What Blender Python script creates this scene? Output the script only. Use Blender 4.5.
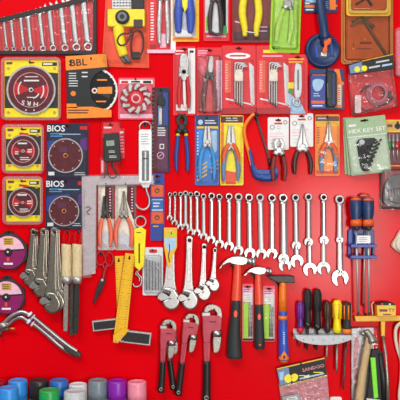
import bpy, bmesh, math, random
from mathutils import Vector, Matrix
from mathutils.geometry import tessellate_polygon
random.seed(7)
for o in list(bpy.data.objects): bpy.data.objects.remove(o)
scn = bpy.context.scene
COL = scn.collection

# ------------------------------------------------------------------ units: one unit = 3.3 mm on the tool wall
U = 0.0033
ZC = 1.40
D = 790.0
def P(x, y, d=0.0): return Vector(((x-200)*U, -d*U, (200-y)*U+ZC))

# ------------------------------------------------------------------ camera
cam = bpy.data.cameras.new('camera'); cam.lens = 36*D/400; cam.sensor_width = 36; cam.clip_start = .05
camo = bpy.data.objects.new('camera', cam); COL.objects.link(camo)
camo.location = (0, -D*U, ZC); camo.rotation_euler = (math.pi/2, 0, 0)
scn.camera = camo
# ------------------------------------------------------------------ daylight, key light and exposure
scn.view_settings.view_transform = 'Standard'; scn.view_settings.look = 'None'
scn.view_settings.gamma = 1; scn.view_settings.use_curve_mapping = False
scn.view_settings.exposure = -0.22
world = bpy.data.worlds.new('daylight'); scn.world = world; world.use_nodes = True
wn = world.node_tree.nodes; wl = world.node_tree.links
bgn = wn['Background']
wtc = wn.new('ShaderNodeTexCoord'); wsep = wn.new('ShaderNodeSeparateXYZ'); wr = wn.new('ShaderNodeValToRGB')
wmr = wn.new('ShaderNodeMapRange'); wmr.inputs[1].default_value = -1; wmr.inputs[2].default_value = 1
wl.new(wtc.outputs['Generated'], wsep.inputs[0]); wl.new(wsep.outputs['Z'], wmr.inputs[0]); wl.new(wmr.outputs[0], wr.inputs[0])
wr.color_ramp.elements[0].position = .35; wr.color_ramp.elements[0].color = (.22, .21, .20, 1)
wr.color_ramp.elements[1].position = .75; wr.color_ramp.elements[1].color = (.95, .97, 1, 1)
wl.new(wr.outputs[0], bgn.inputs[0]); bgn.inputs[1].default_value = 0.64
def area(name, loc, target, size, size_y, power, col=(1, 1, 1)):
    l = bpy.data.lights.new(name, 'AREA'); l.shape = 'RECTANGLE'; l.size = size; l.size_y = size_y; l.energy = power; l.color = col
    o = bpy.data.objects.new(name, l); COL.objects.link(o); o.location = loc
    o.rotation_euler = (Vector(target)-Vector(loc)).to_track_quat('-Z', 'Y').to_euler()
    return o
area('shop_window_light', (1.16, -4.2, 1.08), (0.0, 0, 1.4), 0.75, 0.9, 98, (1, .98, .95))
area('overhead_fill_light', (-0.9, -2.3, 3.4), (-.2, 0, 1.4), 2.0, 0.7, 62, (.96, .98, 1))  # added overhead fill, set to the left to brighten that side

# ------------------------------------------------------------------ materials
def lin(h):
    h = h.lstrip('#'); c = [int(h[i:i+2], 16)/255 for i in (0, 2, 4)]
    return tuple(((v+.055)/1.055)**2.4 if v > .04045 else v/12.92 for v in c)
MATS = {}
def mk(name, hexc, rough=.5, metal=0.0, noise=.10, scale=90, bump=0.0, coat=0.0, bscale=None, stretch=None):
    m = bpy.data.materials.new(name); m.use_nodes = True; n = m.node_tree.nodes; l = m.node_tree.links
    b = n['Principled BSDF']; c = lin(hexc)
    tc = n.new('ShaderNodeTexCoord'); src = tc.outputs['Object']
    if stretch:
        mp = n.new('ShaderNodeMapping'); mp.inputs['Scale'].default_value = stretch; l.new(src, mp.inputs[0]); src = mp.outputs[0]
    t = n.new('ShaderNodeTexNoise'); t.inputs['Scale'].default_value = scale; t.inputs['Detail'].default_value = 3; l.new(src, t.inputs[0])
    r = n.new('ShaderNodeValToRGB'); l.new(t.outputs[0], r.inputs[0])
    r.color_ramp.elements[0].position = .3; r.color_ramp.elements[1].position = .7
    r.color_ramp.elements[0].color = tuple(v*(1-noise) for v in c)+(1,)
    r.color_ramp.elements[1].color = tuple(min(1, v*(1+noise)) for v in c)+(1,)
    l.new(r.outputs[0], b.inputs['Base Color'])
    b.inputs['Roughness'].default_value = rough; b.inputs['Metallic'].default_value = metal
    if coat: b.inputs['Coat Weight'].default_value = coat; b.inputs['Coat Roughness'].default_value = .1
    if bump:
        t2 = n.new('ShaderNodeTexNoise'); t2.inputs['Scale'].default_value = bscale or scale; l.new(src, t2.inputs[0])
        bp = n.new('ShaderNodeBump'); bp.inputs['Strength'].default_value = bump; bp.inputs['Distance'].default_value = .004
        l.new(t2.outputs[0], bp.inputs['Height']); l.new(bp.outputs[0], b.inputs['Normal'])
    MATS[name] = m; return m
def film(name, tint=(1, 1, 1), haze=.05, rough=.12, bump=0.0, bscale=60, gl=1.0):
    m = bpy.data.materials.new(name); m.use_nodes = True; n = m.node_tree.nodes; l = m.node_tree.links
    n.remove(n['Principled BSDF']); out = n['Material Output']
    tr = n.new('ShaderNodeBsdfTransparent'); tr.inputs[0].default_value = tint+(1,)
    di = n.new('ShaderNodeBsdfDiffuse'); di.inputs[0].default_value = (.8, .8, .8, 1)
    gs = n.new('ShaderNodeBsdfGlossy'); gs.inputs['Roughness'].default_value = rough
    fr = n.new('ShaderNodeFresnel'); fr.inputs[0].default_value = 1.45
    mm = n.new('ShaderNodeMath'); mm.operation = 'MULTIPLY'; mm.inputs[1].default_value = gl; l.new(fr.outputs[0], mm.inputs[0])
    m1 = n.new('ShaderNodeMixShader'); m1.inputs[0].default_value = haze; l.new(tr.outputs[0], m1.inputs[1]); l.new(di.outputs[0], m1.inputs[2])
    m2 = n.new('ShaderNodeMixShader'); l.new(mm.outputs[0], m2.inputs[0]); l.new(m1.outputs[0], m2.inputs[1]); l.new(gs.outputs[0], m2.inputs[2])
    l.new(m2.outputs[0], out.inputs[0])
    if bump:
        tc = n.new('ShaderNodeTexCoord'); t = n.new('ShaderNodeTexNoise'); t.inputs['Scale'].default_value = bscale; t.inputs['Detail'].default_value = 2
        bp = n.new('ShaderNodeBump'); bp.inputs['Strength'].default_value = bump; bp.inputs['Distance'].default_value = .006
        l.new(tc.outputs['Object'], t.inputs[0]); l.new(t.outputs[0], bp.inputs['Height'])
        l.new(bp.outputs[0], gs.inputs['Normal']); l.new(bp.outputs[0], fr.inputs['Normal'])
    MATS[name] = m; return m
film('clear', haze=.012, rough=.10, bump=.35, bscale=30, gl=.4); film('clear_pink', (1, .86, .88), .05, .15, .5, 45)
film('crinkle', haze=.03, rough=.12, bump=.9, bscale=70, gl=1.1); film('vinyl', haze=.015, rough=.08, bump=.6, bscale=50, gl=.7)
film('smoke', (.80, .76, .76), .03, .12, .12, 30, .6); film('amber_clear', (.95, .62, .25), .03, .12, .2, 40)
film('milky', (.97, .96, .97), .13, .2, .5, 70, .8)
mk('wall_red', 'de000e', .21, 0, .05, 3, .04, 0, 9); MATS['wall_red'].node_tree.nodes['Principled BSDF'].inputs['Specular IOR Level'].default_value = .10
mk('chrome', 'c4c0be', .36, 1, .10, 120); mk('steel', 'b4b2ac', .36, 1, .12, 120, .05); mk('dull_steel', 'aaa49a', .42, .9, .18, 150, .1)
mk('dark_steel', '55504c', .42, .8, .2, 120); mk('gunmetal', '3a3836', .45, .6, .2, 100); mk('satin', 'c2c0be', .46, .75, .08, 140)
mk('black', '151515', .45); mk('rubber', '26282a', .6, 0, .15, 120, .1); mk('black_gloss', '121214', .25, 0, .1, 60, 0, .4)
mk('ink', '1c1a1a', .6); mk('white', 'f0efec', .5); mk('cream', 'e8dfcc', .55); mk('paper', 'eae7e2', .6, 0, .05)
mk('grey', '9a9a9c', .5); mk('light_grey', 'c4c6c8', .5); mk('mid_grey', '6e6e72', .5); mk('pale_grey', 'dadcdc', .5)
mk('red', 'd4121c', .4); mk('card_red', 'dd1f2a', .45); mk('deep_red', 'a80c18', .4); mk('disc_red', 'a0141c', .35, .2, .25, 60); mk('disc_maroon', '5e1620', .4, .25, .25, 60)
mk('print_red', 'c81420', .35, .1); mk('wrench_red', 'bc4050', .42, 0, .16, 60, .05); mk('pink', 'f08ca0', .4); mk('pink_card', 'e8586a', .5)
mk('rose_bag', 'd88690', .5, 0, .2, 60, .3); mk('coral', 'ec6a4c', .4); mk('tomato', 'ee4a2c', .38); mk('orange', 'f47a12', .4); mk('deep_orange', 'e85a12', .4); mk('orange_card', 'f58a1a', .45)
mk('vermilion', 'ee4a18', .45, 0, .08); mk('yellow', 'fde20a', .4); mk('gold', 'eeb414', .42, 0, .08); mk('amber', 'c07228', .35, 0, .12, 30, .05, .3); mk('ochre', 'caa040', .4)
mk('lime', 'a6d81e', .45, 0, .1); mk('bright_lime', '7ae60a', .4); mk('pale_lime', 'b9e04a', .4); mk('sage', '9db489', .5, 0, .06); mk('pale_sage', 'bccbb0', .55); mk('green', '1aa04c', .4); mk('dark_sage', '6f8a66', .5)
mk('navy', '16305e', .42, 0, .15); mk('blue', '1a438e', .42); mk('cobalt', '1f3c90', .42); mk('sky', '3a96d8', .45); mk('azure', '2f8fe0', .4); mk('mid_blue', '2468b4', .4); mk('pale_blue', 'a8c8e4', .5); mk('ultramarine', '3350b4', .42)
mk('dark_navy', '141c38', .4, 0, .3, 25); mk('steel_blue', '6a86b0', .5)
mk('purple', '8a1ca6', .4); mk('violet', '5c2a78', .35); mk('magenta', '8c105e', .4); mk('plum', '5a1c48', .45, 0, .2); mk('aubergine', '4a1c30', .45, 0, .2); mk('pale_pink', 'f2bcd0', .5)
mk('wood', 'c9a878', .55, 0, .18, 60, .1, 0, None, (6, 6, 1)); mk('pale_wood', 'dcc496', .55, 0, .2, 70, .1, 0, None, (5, 5, 1)); mk('brown', '6a3c22', .5); mk('maroon_card', '7a2a26', .5, 0, .15)
mk('dark_brown', '38241e', .4); mk('lcd', '9ca894', .25); mk('cap_grey', '77828a', .38); mk('cap_brown', '2a2422', .4); mk('tin', '3b3638', .35, .3, .4, 60); mk('concrete', '6d6862', .8, 0, .2, 6, .1)
mk('cotton', 'e6d8c0', .8, 0, .1, 200, .2); mk('copper', 'c87848', .35, .8); mk('bright_silver', 'd8d4d2', .32, .65, .2, 90, .1); mk('worn_steel', '9c9488', .33, 1, .12, 140); mk('steel_pink_reflect', 'd2c4c6', .45, .35, .1, 120); mk('coil_pink', 'd98894', .45); mk('shelf_metal', '8c8f92', .4, .5)  # pale silver is the metal's own colour

# ------------------------------------------------------------------ geometry helpers
def area2(p): return sum(p[i][0]*p[(i+1) % len(p)][1]-p[(i+1) % len(p)][0]*p[i][1] for i in range(len(p)))
def inset(p, t):
    n = len(p); s = 1 if area2(p) > 0 else -1; out = []
    for i in range(n):
        a, b, c = p[i-1], p[i], p[(i+1) % n]
        e1 = Vector((b[0]-a[0], b[1]-a[1])); e2 = Vector((c[0]-b[0], c[1]-b[1]))
        if e1.length < 1e-6: e1 = e2
        if e2.length < 1e-6: e2 = e1
        e1.normalize(); e2.normalize()
        n1 = Vector((-e1.y, e1.x))*s; n2 = Vector((-e2.y, e2.x))*s
        m = n1+n2
        if m.length < 1e-4: m = n1
        else: m.normalize()
        k = max(.45, m.dot(n1)); q = Vector(b[:2])+m*(t/k); out.append((q.x, q.y))
    return out
def rr(x0, y0, x1, y1, r=2, n=4):
    out = []
    for cx, cy, a in ((x1-r, y0+r, -90), (x1-r, y1-r, 0), (x0+r, y1-r, 90), (x0+r, y0+r, 180)):
        for i in range(n+1):
            t = math.radians(a+90*i/n); out.append((cx+r*math.cos(t), cy+r*math.sin(t)))
    return out
def circ(cx, cy, r, n=24, ry=None, a0=0): return [(cx+r*math.cos(a0+2*math.pi*i/n), cy+(ry or r)*math.sin(a0+2*math.pi*i/n)) for i in range(n)]
def spl(pts, k=5, closed=False):
    out = []; n = len(pts); rng = n if closed else n-1
    for i in range(rng):
        g = (lambda j: pts[j % n]) if closed else (lambda j: pts[max(0, min(n-1, j))])
        p0, p1, p2, p3 = g(i-1), g(i), g(i+1), g(i+2)
        for s in range(k):
            t = s/k
            out.append(tuple(.5*(2*b+(-a+c)*t+(2*a-5*b+4*c-d)*t*t+(-a+3*b-3*c+d)*t**3) for a, b, c, d in zip(p0, p1, p2, p3)))
    if not closed: out.append(tuple(pts[-1]))
    return out
def ribbon(pts, ws):
    L, R = [], []
    if not isinstance(ws, (list, tuple)): ws = [ws]*len(pts)
    for i, p in enumerate(pts):
        a = pts[max(0, i-1)]; b = pts[min(len(pts)-1, i+1)]
        t = Vector((b[0]-a[0], b[1]-a[1])).normalized(); nx, ny = -t.y, t.x
        L.append((p[0]+nx*ws[i]/2, p[1]+ny*ws[i]/2)); R.append((p[0]-nx*ws[i]/2, p[1]-ny*ws[i]/2))
    return L+R[::-1]
def xf(poly, x, y, s=1, rot=0, mir=1):
    c, n = math.cos(math.radians(rot)), math.sin(math.radians(rot))
    return [(x+s*(c*mir*p[0]-n*p[1]), y+s*(n*mir*p[0]+c*p[1])) for p in poly]
TXT = {}
def text_mesh(s):
    if s not in TXT:
        c = bpy.data.curves.new('lettering', 'FONT'); c.body = s; c.size = 1; c.align_x = 'CENTER'; c.align_y = 'CENTER'; c.resolution_u = 2; c.offset = .018
        o = bpy.data.objects.new('lettering', c); COL.objects.link(o)
        bpy.context.view_layer.update()
        me = bpy.data.meshes.new_from_object(o.evaluated_get(bpy.context.evaluated_depsgraph_get()))
        TXT[s] = ([tuple(v.co) for v in me.vertices], [tuple(p.vertices) for p in me.polygons])
        bpy.data.objects.remove(o); bpy.data.curves.remove(c); bpy.data.meshes.remove(me)
    return TXT[s]

class G:
    def __init__(s, mat='grey'): s.v = []; s.f = []; s.mi = []; s.sm = []; s.mats = [mat]; s.cur = 0
    def m(s, name):
        if name not in s.mats: s.mats.append(name)
        s.cur = s.mats.index(name); return s
    def F(s, idx, smooth=False): s.f.append(tuple(idx)); s.mi.append(s.cur); s.sm.append(smooth)
    def V(s, pts):
        b = len(s.v); s.v += [tuple(p) for p in pts]; return list(range(b, b+len(pts)))
    def plate(s, poly, d0, d1, ch=.4, holes=(), back=True):
        loops = [list(poly)]+[list(h) for h in holes]; tops = []; backs = []
        ch = min(ch, (d1-d0)*.8)
        for k, L in enumerate(loops):
            n = len(L)
            ins = inset(L, ch if k == 0 else -ch) if ch > 0 else L
            a = s.V([(x, y, d0) for x, y in L]); b = s.V([(x, y, d1-ch) for x, y in L]) if ch > 0 else a
            c = s.V([(x, y, d1) for x, y in ins]); rows = [b, c]
            if ch >= .6: # rounded edge in three steps
                sg = 1 if k == 0 else -1
                rows = [b]+[s.V([(x, y, d1-ch*(1-math.sin(q))) for x, y in inset(L, sg*ch*(1-math.cos(q)))]) for q in (math.pi/6, math.pi/3)]+[c]
            for i in range(n):
                j = (i+1) % n
                if ch > 0:
                    s.F((a[i], a[j], b[j], b[i]))
                    for u, w_ in zip(rows, rows[1:]): s.F((u[i], u[j], w_[j], w_[i]), ch >= .6)
                else: s.F((a[i], a[j], c[j], c[i]))
            tops.append((c, ins)); backs.append((a, L))
        for grp in ((tops, backs) if back else (tops,)):
            if len(loops) == 1: s.F(grp[0][0])
            else:
                flat = [i for g_ in grp for i in g_[0]]
                for t in tessellate_polygon([[Vector((x, y, 0)) for x, y in g_[1]] for g_ in grp]): s.F([flat[i] for i in t])
        return s
    def box(s, x0, y0, x1, y1, d0, d1, ch=.3): return s.plate([(x0, y0), (x1, y0), (x1, y1), (x0, y1)], d0, d1, ch)
    def quad(s, poly, d): s.F(s.V([(x, y, d) for x, y in poly])); return s
    def rect(s, x0, y0, x1, y1, d): return s.quad([(x0, y0), (x1, y0), (x1, y1), (x0, y1)], d)
    def ring(s, cx, cy, r0, r1, d, n=32, a0=0, a1=360):
        full = a1-a0 >= 360; k = n if full else n+1
        A = [math.radians(a0+(a1-a0)*i/n) for i in range(k)]
        i0 = s.V([(cx+r0*math.cos(a), cy+r0*math.sin(a), d) for a in A]); i1 = s.V([(cx+r1*math.cos(a), cy+r1*math.sin(a), d) for a in A])
        for i in range(n): j = (i+1) % k; s.F((i0[i], i0[j], i1[j], i1[i]))
        return s
    def lathe(s, cx, cy, prof, n=28, smooth=True, close=True):
        rows = [s.V([(cx+r*math.cos(2*math.pi*i/n), cy+r*math.sin(2*math.pi*i/n), d) for i in range(n)]) for r, d in prof]
        for a, b in zip(rows, rows[1:]):
            for i in range(n): j = (i+1) % n; s.F((a[i], a[j], b[j], b[i]), smooth)
        if close: s.F(rows[0]); s.F(rows[-1])
        return s
    def ringlathe(s, cx, cy, prof, n=28, smooth=True): # closed profile: a ring-shaped solid
        rows = [s.V([(cx+r*math.cos(2*math.pi*i/n), cy+r*math.sin(2*math.pi*i/n), d) for i in range(n)]) for r, d in prof]
        for a, b in zip(rows, rows[1:]+rows[:1]):
            for i in range(n): j = (i+1) % n; s.F((a[i], a[j], b[j], b[i]), smooth)
        return s
    def lathez(s, cx, dc, prof, n=28, smooth=True): # about the vertical axis, profile (radius, y)
        rows = [s.V([(cx+r*math.cos(2*math.pi*i/n), y, dc+r*math.sin(2*math.pi*i/n)) for i in range(n)]) for r, y in prof]
        for a, b in zip(rows, rows[1:]):
            for i in range(n): j = (i+1) % n; s.F((a[i], a[j], b[j], b[i]), smooth)
        s.F(rows[0]); s.F(rows[-1]); return s
    def tube(s, pts, r, n=8, flat=1.0, closed=False):
        pts = [Vector(p if len(p) == 3 else (p[0], p[1], 0)) for p in pts]; k = len(pts)
        if not isinstance(r, (list, tuple)): r = [r]*k
        rows = []
        for i, p in enumerate(pts):
            if closed: t = pts[(i+1) % k]-pts[i-1]
            else: t = pts[min(k-1, i+1)]-pts[max(0, i-1)]
            t.normalize(); ref = Vector((0, 0, 1)) if abs(t.z) < .9 else Vector((0, 1, 0))
            sd = t.cross(ref).normalized(); up = sd.cross(t).normalized()
            rows.append(s.V([p+sd*(r[i]*math.cos(2*math.pi*q/n))+up*(r[i]*flat*math.sin(2*math.pi*q/n)) for q in range(n)]))
        for a, b in zip(rows, rows[1:]+(rows[:1] if closed else [])):
            for i in range(n): j = (i+1) % n; s.F((a[i], a[j], b[j], b[i]), True)
        if not closed: s.F(rows[0]); s.F(rows[-1])
        return s
    def dome(s, poly, d0, d1, ins=1.5, lip=0): # thin clear shell: flange, sloping side, top
        a = s.V([(x, y, d0) for x, y in poly]); p2 = inset(poly, ins*.4); p3 = inset(poly, ins)
        b = s.V([(x, y, d0+(d1-d0)*.8) for x, y in p2]); c = s.V([(x, y, d1) for x, y in p3]); n = len(poly)
        for i in range(n):
            j = (i+1) % n; s.F((a[i], a[j], b[j], b[i]), True); s.F((b[i], b[j], c[j], c[i]), True)
        s.F(c); return s
    def text(s, t, x, y, h, d, rot=0, wscale=1.0, mir=1):
        vs, fs = text_mesh(t); c, n = math.cos(math.radians(rot)), math.sin(math.radians(rot)); k = h/.70
        i = s.V([(x+k*(c*vx*wscale+n*vy), y+k*(n*vx*wscale-c*vy), d) for vx, vy, vz in vs])
        for f in fs: s.F([i[q] for q in f])
        return s
    def lines(s, x0, y0, x1, n, gap, d, th=.5, rnd=.3): # rows of print too small to read
        for k in range(n):
            e = x1-(x1-x0)*random.random()*rnd; s.rect(x0, y0+k*gap, e, y0+k*gap+th, d)
        return s

def build(name, g, parent=None, ox=200, oy=200, label=None, kind=None, link=True):
    me = bpy.data.meshes.new(name); O = P(ox, oy, 0)
    me.from_pydata([P(*v)-O for v in g.v], [], g.f)
    for mname in g.mats: me.materials.append(MATS[mname])
    for p, mi, sm in zip(me.polygons, g.mi, g.sm): p.material_index = mi; p.use_smooth = sm
    bm = bmesh.new(); bm.from_mesh(me); bmesh.ops.recalc_face_normals(bm, faces=bm.faces); bm.to_mesh(me); bm.free()
    o = bpy.data.objects.new(name, me); COL.objects.link(o)
    if parent: o.parent = parent
    else: o.location = O
    if label: o['label'] = label
    if kind: o['kind'] = kind
    return o

class T:
    """a thing: an Empty on the wall at (x, y) that parents its parts; d = how far its middle stands off the wall"""
    def __init__(s, name, label, cat, x, y, group=None, rot=0, d=3.0):
        s.x, s.y = x, y
        o = bpy.data.objects.new(name, None); COL.objects.link(o); o.empty_display_size = .01
        k = (D-d)/D; o.location = P(200+(x-200)*k, 200+(y-200)*k); o.rotation_euler = (0, math.radians(rot), 0)
        o['label'] = label; o['category'] = cat
        if group: o['group'] = group
        s.o = o
    def part(s, name, g, parent=None, label=None, kind=None):
        return build(name, g, parent or s.o, s.x, s.y, label, kind)
HOOKS = []
def hook(x, y, dep, desc):
    g = G('black'); g.plate(rr(x-1.3, y-1.6, x+1.3, y+3, .6), 0, .5, .1)
    g.tube(spl([(x, y, .2), (x, y, dep*.6), (x, y+.2, dep), (x, y-1.6, dep+.7)], 4), .62, 6)
    o = build('wall_hook', g, None, x, y); k = (D-dep)/D
    o.location = P(200+(x-200)*k, 200+(y-200)*k)
    o['label'] = 'small black wall hook holding '+desc; o['category'] = 'hook'; o['group'] = 'black hooks on the red wall'

# ================================================================== setting
g = G('wall_red'); g.box(-500, -330, 900, 620, -8, 0, 0); w = build('wall_back', g); w['kind'] = 'structure'
g = G('concrete'); g.v = [(-600, 200+ZC/U, -8), (1000, 200+ZC/U, -8), (1000, 200+ZC/U, 1500), (-600, 200+ZC/U, 1500), (-600, 206+ZC/U, -8), (1000, 206+ZC/U, -8), (1000, 206+ZC/U, 1500), (-600, 206+ZC/U, 1500)]
for f in ((0, 1, 2, 3), (4, 5, 6, 7), (0, 1, 5, 4), (1, 2, 6, 5), (2, 3, 7, 6), (3, 0, 4, 7)): g.F(f)
w = build('floor', g); w['kind'] = 'structure'

# ================================================================== common builders
def pack(name, label, cat, x0, y0, x1, y1, card, rot=0, d=1.0, r=1.5, dome=None, dd=6, film_='clear', hk=None, group=None, prints=None, slot=True, ins=1.5, body=None, hy=None):
    cx = (x0+x1)/2
    t = T(name, label, cat, cx, y0+3, group, rot, d+3)
    g = G(card); sl = [rr(cx-3, y0+2.2, cx+3, y0+4, .8, 2)] if slot else []
    g.plate(rr(x0, y0, x1, y1, r), d, d+.8, .15, sl)
    t.d = d+.8; t.part('card', g)
    if prints:
        g = G('white'); prints(g, t.d+.12); t.part('print', g)
    if dome:
        g = G(film_); g.dome(rr(*dome, 3), t.d, t.d+dd, ins); t.part('blister', g)
    if hk: hook(cx, y0+3.4, max(2, d+3), hk)
    return t
def pliers(t, x, y0, yp, y1, sp, jw, hands, jaw='steel', gw=4.0, d=3.5, inpack=True, longn=False, bow=1.0, sleeve=None, rot=0, cutter=False, jd=2.0):
    """jaws up, handles down; hands = (left material, right material)"""
    th = math.radians(rot); c_, s_ = math.cos(th), math.sin(th)
    def R(p): # turn about the pivot
        dx, dy = p[0]-x, p[1]-yp; return (x+c_*dx-s_*dy, yp+s_*dx+c_*dy)+tuple(p[2:])
    h = yp-y0; H = y1-yp
    root = None
    jg = []
    for s in (-1, 1):
        g = G(jaw)
        if cutter: o = [(0, .1), (s*jw*.9, -.15*h), (s*jw*1.05, -.6*h), (s*jw*.55, -h), (s*.12, -.92*h), (s*.1, -.8*h), (s*jw*.42, -.55*h), (s*jw*.3, -.3*h), (0, -.2*h)]
        elif longn: o = [(s*.15, .1), (s*.15, -h), (s*.9, -h), (s*jw*.55, -.45*h), (s*jw, -.08*h), (s*jw*.9, .12*h), (0, .14*h)]
        else: o = [(s*.15, .1), (s*.3, -.55*h), (s*.15, -h), (s*jw*.55, -h), (s*jw*.8, -.6*h), (s*jw, -.1*h), (s*jw*.9, .16*h), (0, .18*h)]
        g.plate([R((x+px, yp+py)) for px, py in o], d-jd/2, d+jd/2, .5); jg.append(g)
    pg = G(jaw); pg.lathe(x, yp, [(jw*.62, d), (jw*.62, d+jd/2+.3), (jw*.45, d+jd/2+.7)], 14)
    if inpack:
        for q in jg: # one mesh for the metal of a packed pair
            b = len(pg.v); pg.v += q.v; pg.f += [tuple(i+b for i in f) for f in q.f]; pg.mi += q.mi; pg.sm += q.sm
        root = t.part('pliers', pg)
    else:
        for q in jg: t.part('jaw', q)
        t.part('pivot_bolt', pg)
    for s, hm in ((-1, hands[0]), (1, hands[1])):
        pts = [(x-s*jw*.3, yp, d), (x+s*jw*.6, yp+.1*H, d), (x+s*sp*.8*bow, yp+.32*H, d), (x+s*sp*1.02*bow, yp+.6*H, d), (x+s*sp, yp+.85*H, d), (x+s*sp*.95, y1, d)]
        c = [R(p) for p in spl(pts, 4)]; n = len(c)
        g = G(jaw); g.tube(c[:6], [jw*.55]*6, 8, .6)
        g.m(hm); rad = [gw*.34+gw*.2*math.sin(math.pi*min(1, i/(n-5)*1.1)) for i in range(n-4)]; rad[-1] *= .7
        g.tube(c[4:], rad, 8, .75)
        if sleeve: g.m(sleeve); g.tube(c[4:7], [v*1.15 for v in rad[:3]], 8, .8)
        t.part('handle', g, root)
    return root
def combo(t, xa, ya, xb, yb, rr_, sh, H, mat='chrome', d=3.0, turn=14, mouth_up=False, th=1.8):
    """combination wrench: box end centre (xa, ya), open end tip at (xb, yb)"""
    ax = Vector((xb-xa, yb-ya)); L = ax.length; ang = math.degrees(math.atan2(ax.y, ax.x))-90
    hc = L-H*.92
    g = G(mat); g.ringlathe(xa, ya, [(rr_*.52, d-th*.55), (rr_*.52, d+th*.5), (rr_*.62, d+th*.75), (rr_*.88, d+th*.7), (rr_, d+th*.4), (rr_, d-th*.55)], 20); t.part('box_end', g)
    g = G(mat); a = rr_*.75; b = hc-H*.55
    sec = [(a, sh*1.15), (a+3, sh), ((a+b)/2, sh*1.02), (b-2, sh*1.12), (b-.2, sh*1.25), (b+2, sh*.6)]
    g.tube([(px, py, d) for px, py in xf([(0, v) for v, _ in sec], xa, ya, 1, ang)], [w_ for _, w_ in sec], 12, min(.8, th*.5/sh))
    t.part('shaft', g)
    g = G(mat); m = .40*H; o = []; ft = 33
    for i in range(15):
        f = math.radians(ft+8+(360-2*(ft+8))*i/14); o.append((H*math.sin(f)*1.0, H*math.cos(f)))
    o += [(-m, .93*H), (-m*.95, .05*H), (-m*.5, -.22*H), (m*.5, -.22*H), (m*.95, .05*H), (m, .93*H)]
    o = xf(o, 0, 0, 1, turn); o = [(px, py+hc) for px, py in o]
    g.plate(xf(o, xa, ya, 1, ang), d-th*.5, d+th*.5, min(.5, .07*H)); t.part('open_end', g)
def adjustable(t, x0, y0, x1, y1, w, S, mat='chrome', d=4.0, th=2.2, mir=1):
    """adjustable wrench hanging by its handle hole at (x0, y0); (x1, y1) = root of the head; S head scale"""
    ax = Vector((x1-x0, y1-y0)); ang = math.degrees(math.atan2(ax.y, ax.x))-90; L = ax.length
    g = G(mat)
    out = [(-w*.42, -w*.1)]+[(w*.5*math.cos(a), w*.5*math.sin(a)-w*.15) for a in [math.pi+math.pi*i/8 for i in range(1, 8)]]+[(w*.42, -w*.1), (w*.40, L*.25), (w*.46, L*.6), (w*.58, L*.88), (w*.8, L+1), (-w*.8, L+1), (-w*.58, L*.88), (-w*.46, L*.6), (-w*.40, L*.25)]
    g.plate(xf(out, x0, y0, 1, ang, mir), d-th*.4, d+th*.5, .7, [xf(circ(0, 0, w*.22, 12), x0, y0, 1, ang, mir)]); t.part('handle', g)
    g = G(mat); g.plate(xf([(-w*.2, L*.16), (w*.2, L*.16), (w*.24, L*.82), (-w*.24, L*.82)], x0, y0, 1, ang, mir), d+th*.3, d+th*.62, .25); t.part('handle_web', g)
    hd = [(-.95, -.35), (.95, -.35), (1.5, .35), (2.1, 1.25), (2.3, 2.2), (2.0, 3.2), (1.3, 3.95), (.4, 4.15), (-.4, 3.9), (-1.0, 3.4), (-1.35, 2.7), (-1.0, 2.2), (-.2, 1.8), (-.75, 1.5), (-1.25, .6)]
    a2 = ang; g = G(mat); g.plate(xf(spl(hd, 2, True), x1, y1, S, a2, mir), d-th*.65, d+th*1.0, S*.42); t.part('fixed_jaw', g)
    g = G('steel' if mat == 'worn_steel' else mat); g.plate(xf([(-.75, .8), (-1.7, .65), (-2.3, 1.35), (-2.3, 1.9), (-1.5, 2.35), (-.4, 2.05), (.35, 1.6), (0, 1.1)], x1, y1, S, a2, mir), d-th*.5, d+th*1.0, S*.1); t.part('movable_jaw', g)
    g = G('ink'); k = xf([(-.75, .0), (.45, .35), (.15, 1.25), (-1.0, .85)], x1, y1, S, a2, mir); g.plate(k, d+th*.6, d+th*1.1, .15)
    for q in range(4):
        u = (q+.5)/4; A = [k[0][i]+(k[1][i]-k[0][i])*u for i in (0, 1)]; B = [k[3][i]+(k[2][i]-k[3][i])*u for i in (0, 1)]
        g.m('steel'); g.tube([(A[0], A[1], d+th*1.12), (B[0], B[1], d+th*1.12)], S*.07, 5)
    t.part('knurled_screw', g)

# ================================================================== the wrench roll, top left
t = T('tool_roll', 'red and black cloth tool roll with clear pockets at top left', 'tool roll', 40, 0, d=1)
def band_y(x): return 21-(x)*0.245
g = G('red'); g.plate([(-30, band_y(-30)), (97, band_y(97)), (97, 55), (-30, 55)], .4, 1.0, .1); t.part('backing', g)
g = G('ink'); g.plate([(-30, band_y(-30)-2.3), (97, band_y(97)-2.3), (97, band_y(97)+2.2), (-30, band_y(-30)+2.2)], 3.9, 4.5, .2); t.part('top_band', g)
g = G('ink'); g.plate([(-30, 51.3), (97, 51.3), (97, 55), (-30, 55)], .9, 4.5, .3); t.part('bottom_band', g)
g = G('ink'); g.plate([(93.6, band_y(94)), (97, band_y(97)), (97, 55), (93.6, 55)], .9, 4.6, .3); t.part('side_band', g)
g = G('vinyl'); g.plate([(-30, band_y(-30)+2), (94, band_y(94)+2), (94, 51.6), (-30, 51.6)], 3.8, 4.1, 0); t.part('clear_pocket', g)
g = G('deep_red')
for x in (2.5, 11, 19, 27.5, 37.5, 48, 59, 71, 82.5): g.plate(ribbon([(x-(51-band_y(x))*.07, band_y(x)+2), (x, 51.4)], .5), 4.1, 4.25, .05)
t.part('pocket_seam', g)
roll = [(-2.5, 20, 49.2, 1.9), (6.6, 16.5, 49.2, 2.1), (14, 15, 49.4, 2.3), (23.6, 12.5, 49.4, 2.4), (31, 10.5, 49.2, 2.8), (43, 7, 49, 2.9), (53, 2.5, 48.8, 3.2), (65, -1, 48.6, 3.5), (76.4, -6, 48, 3.8), (88, -12, 47.6, 4.1)]
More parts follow.
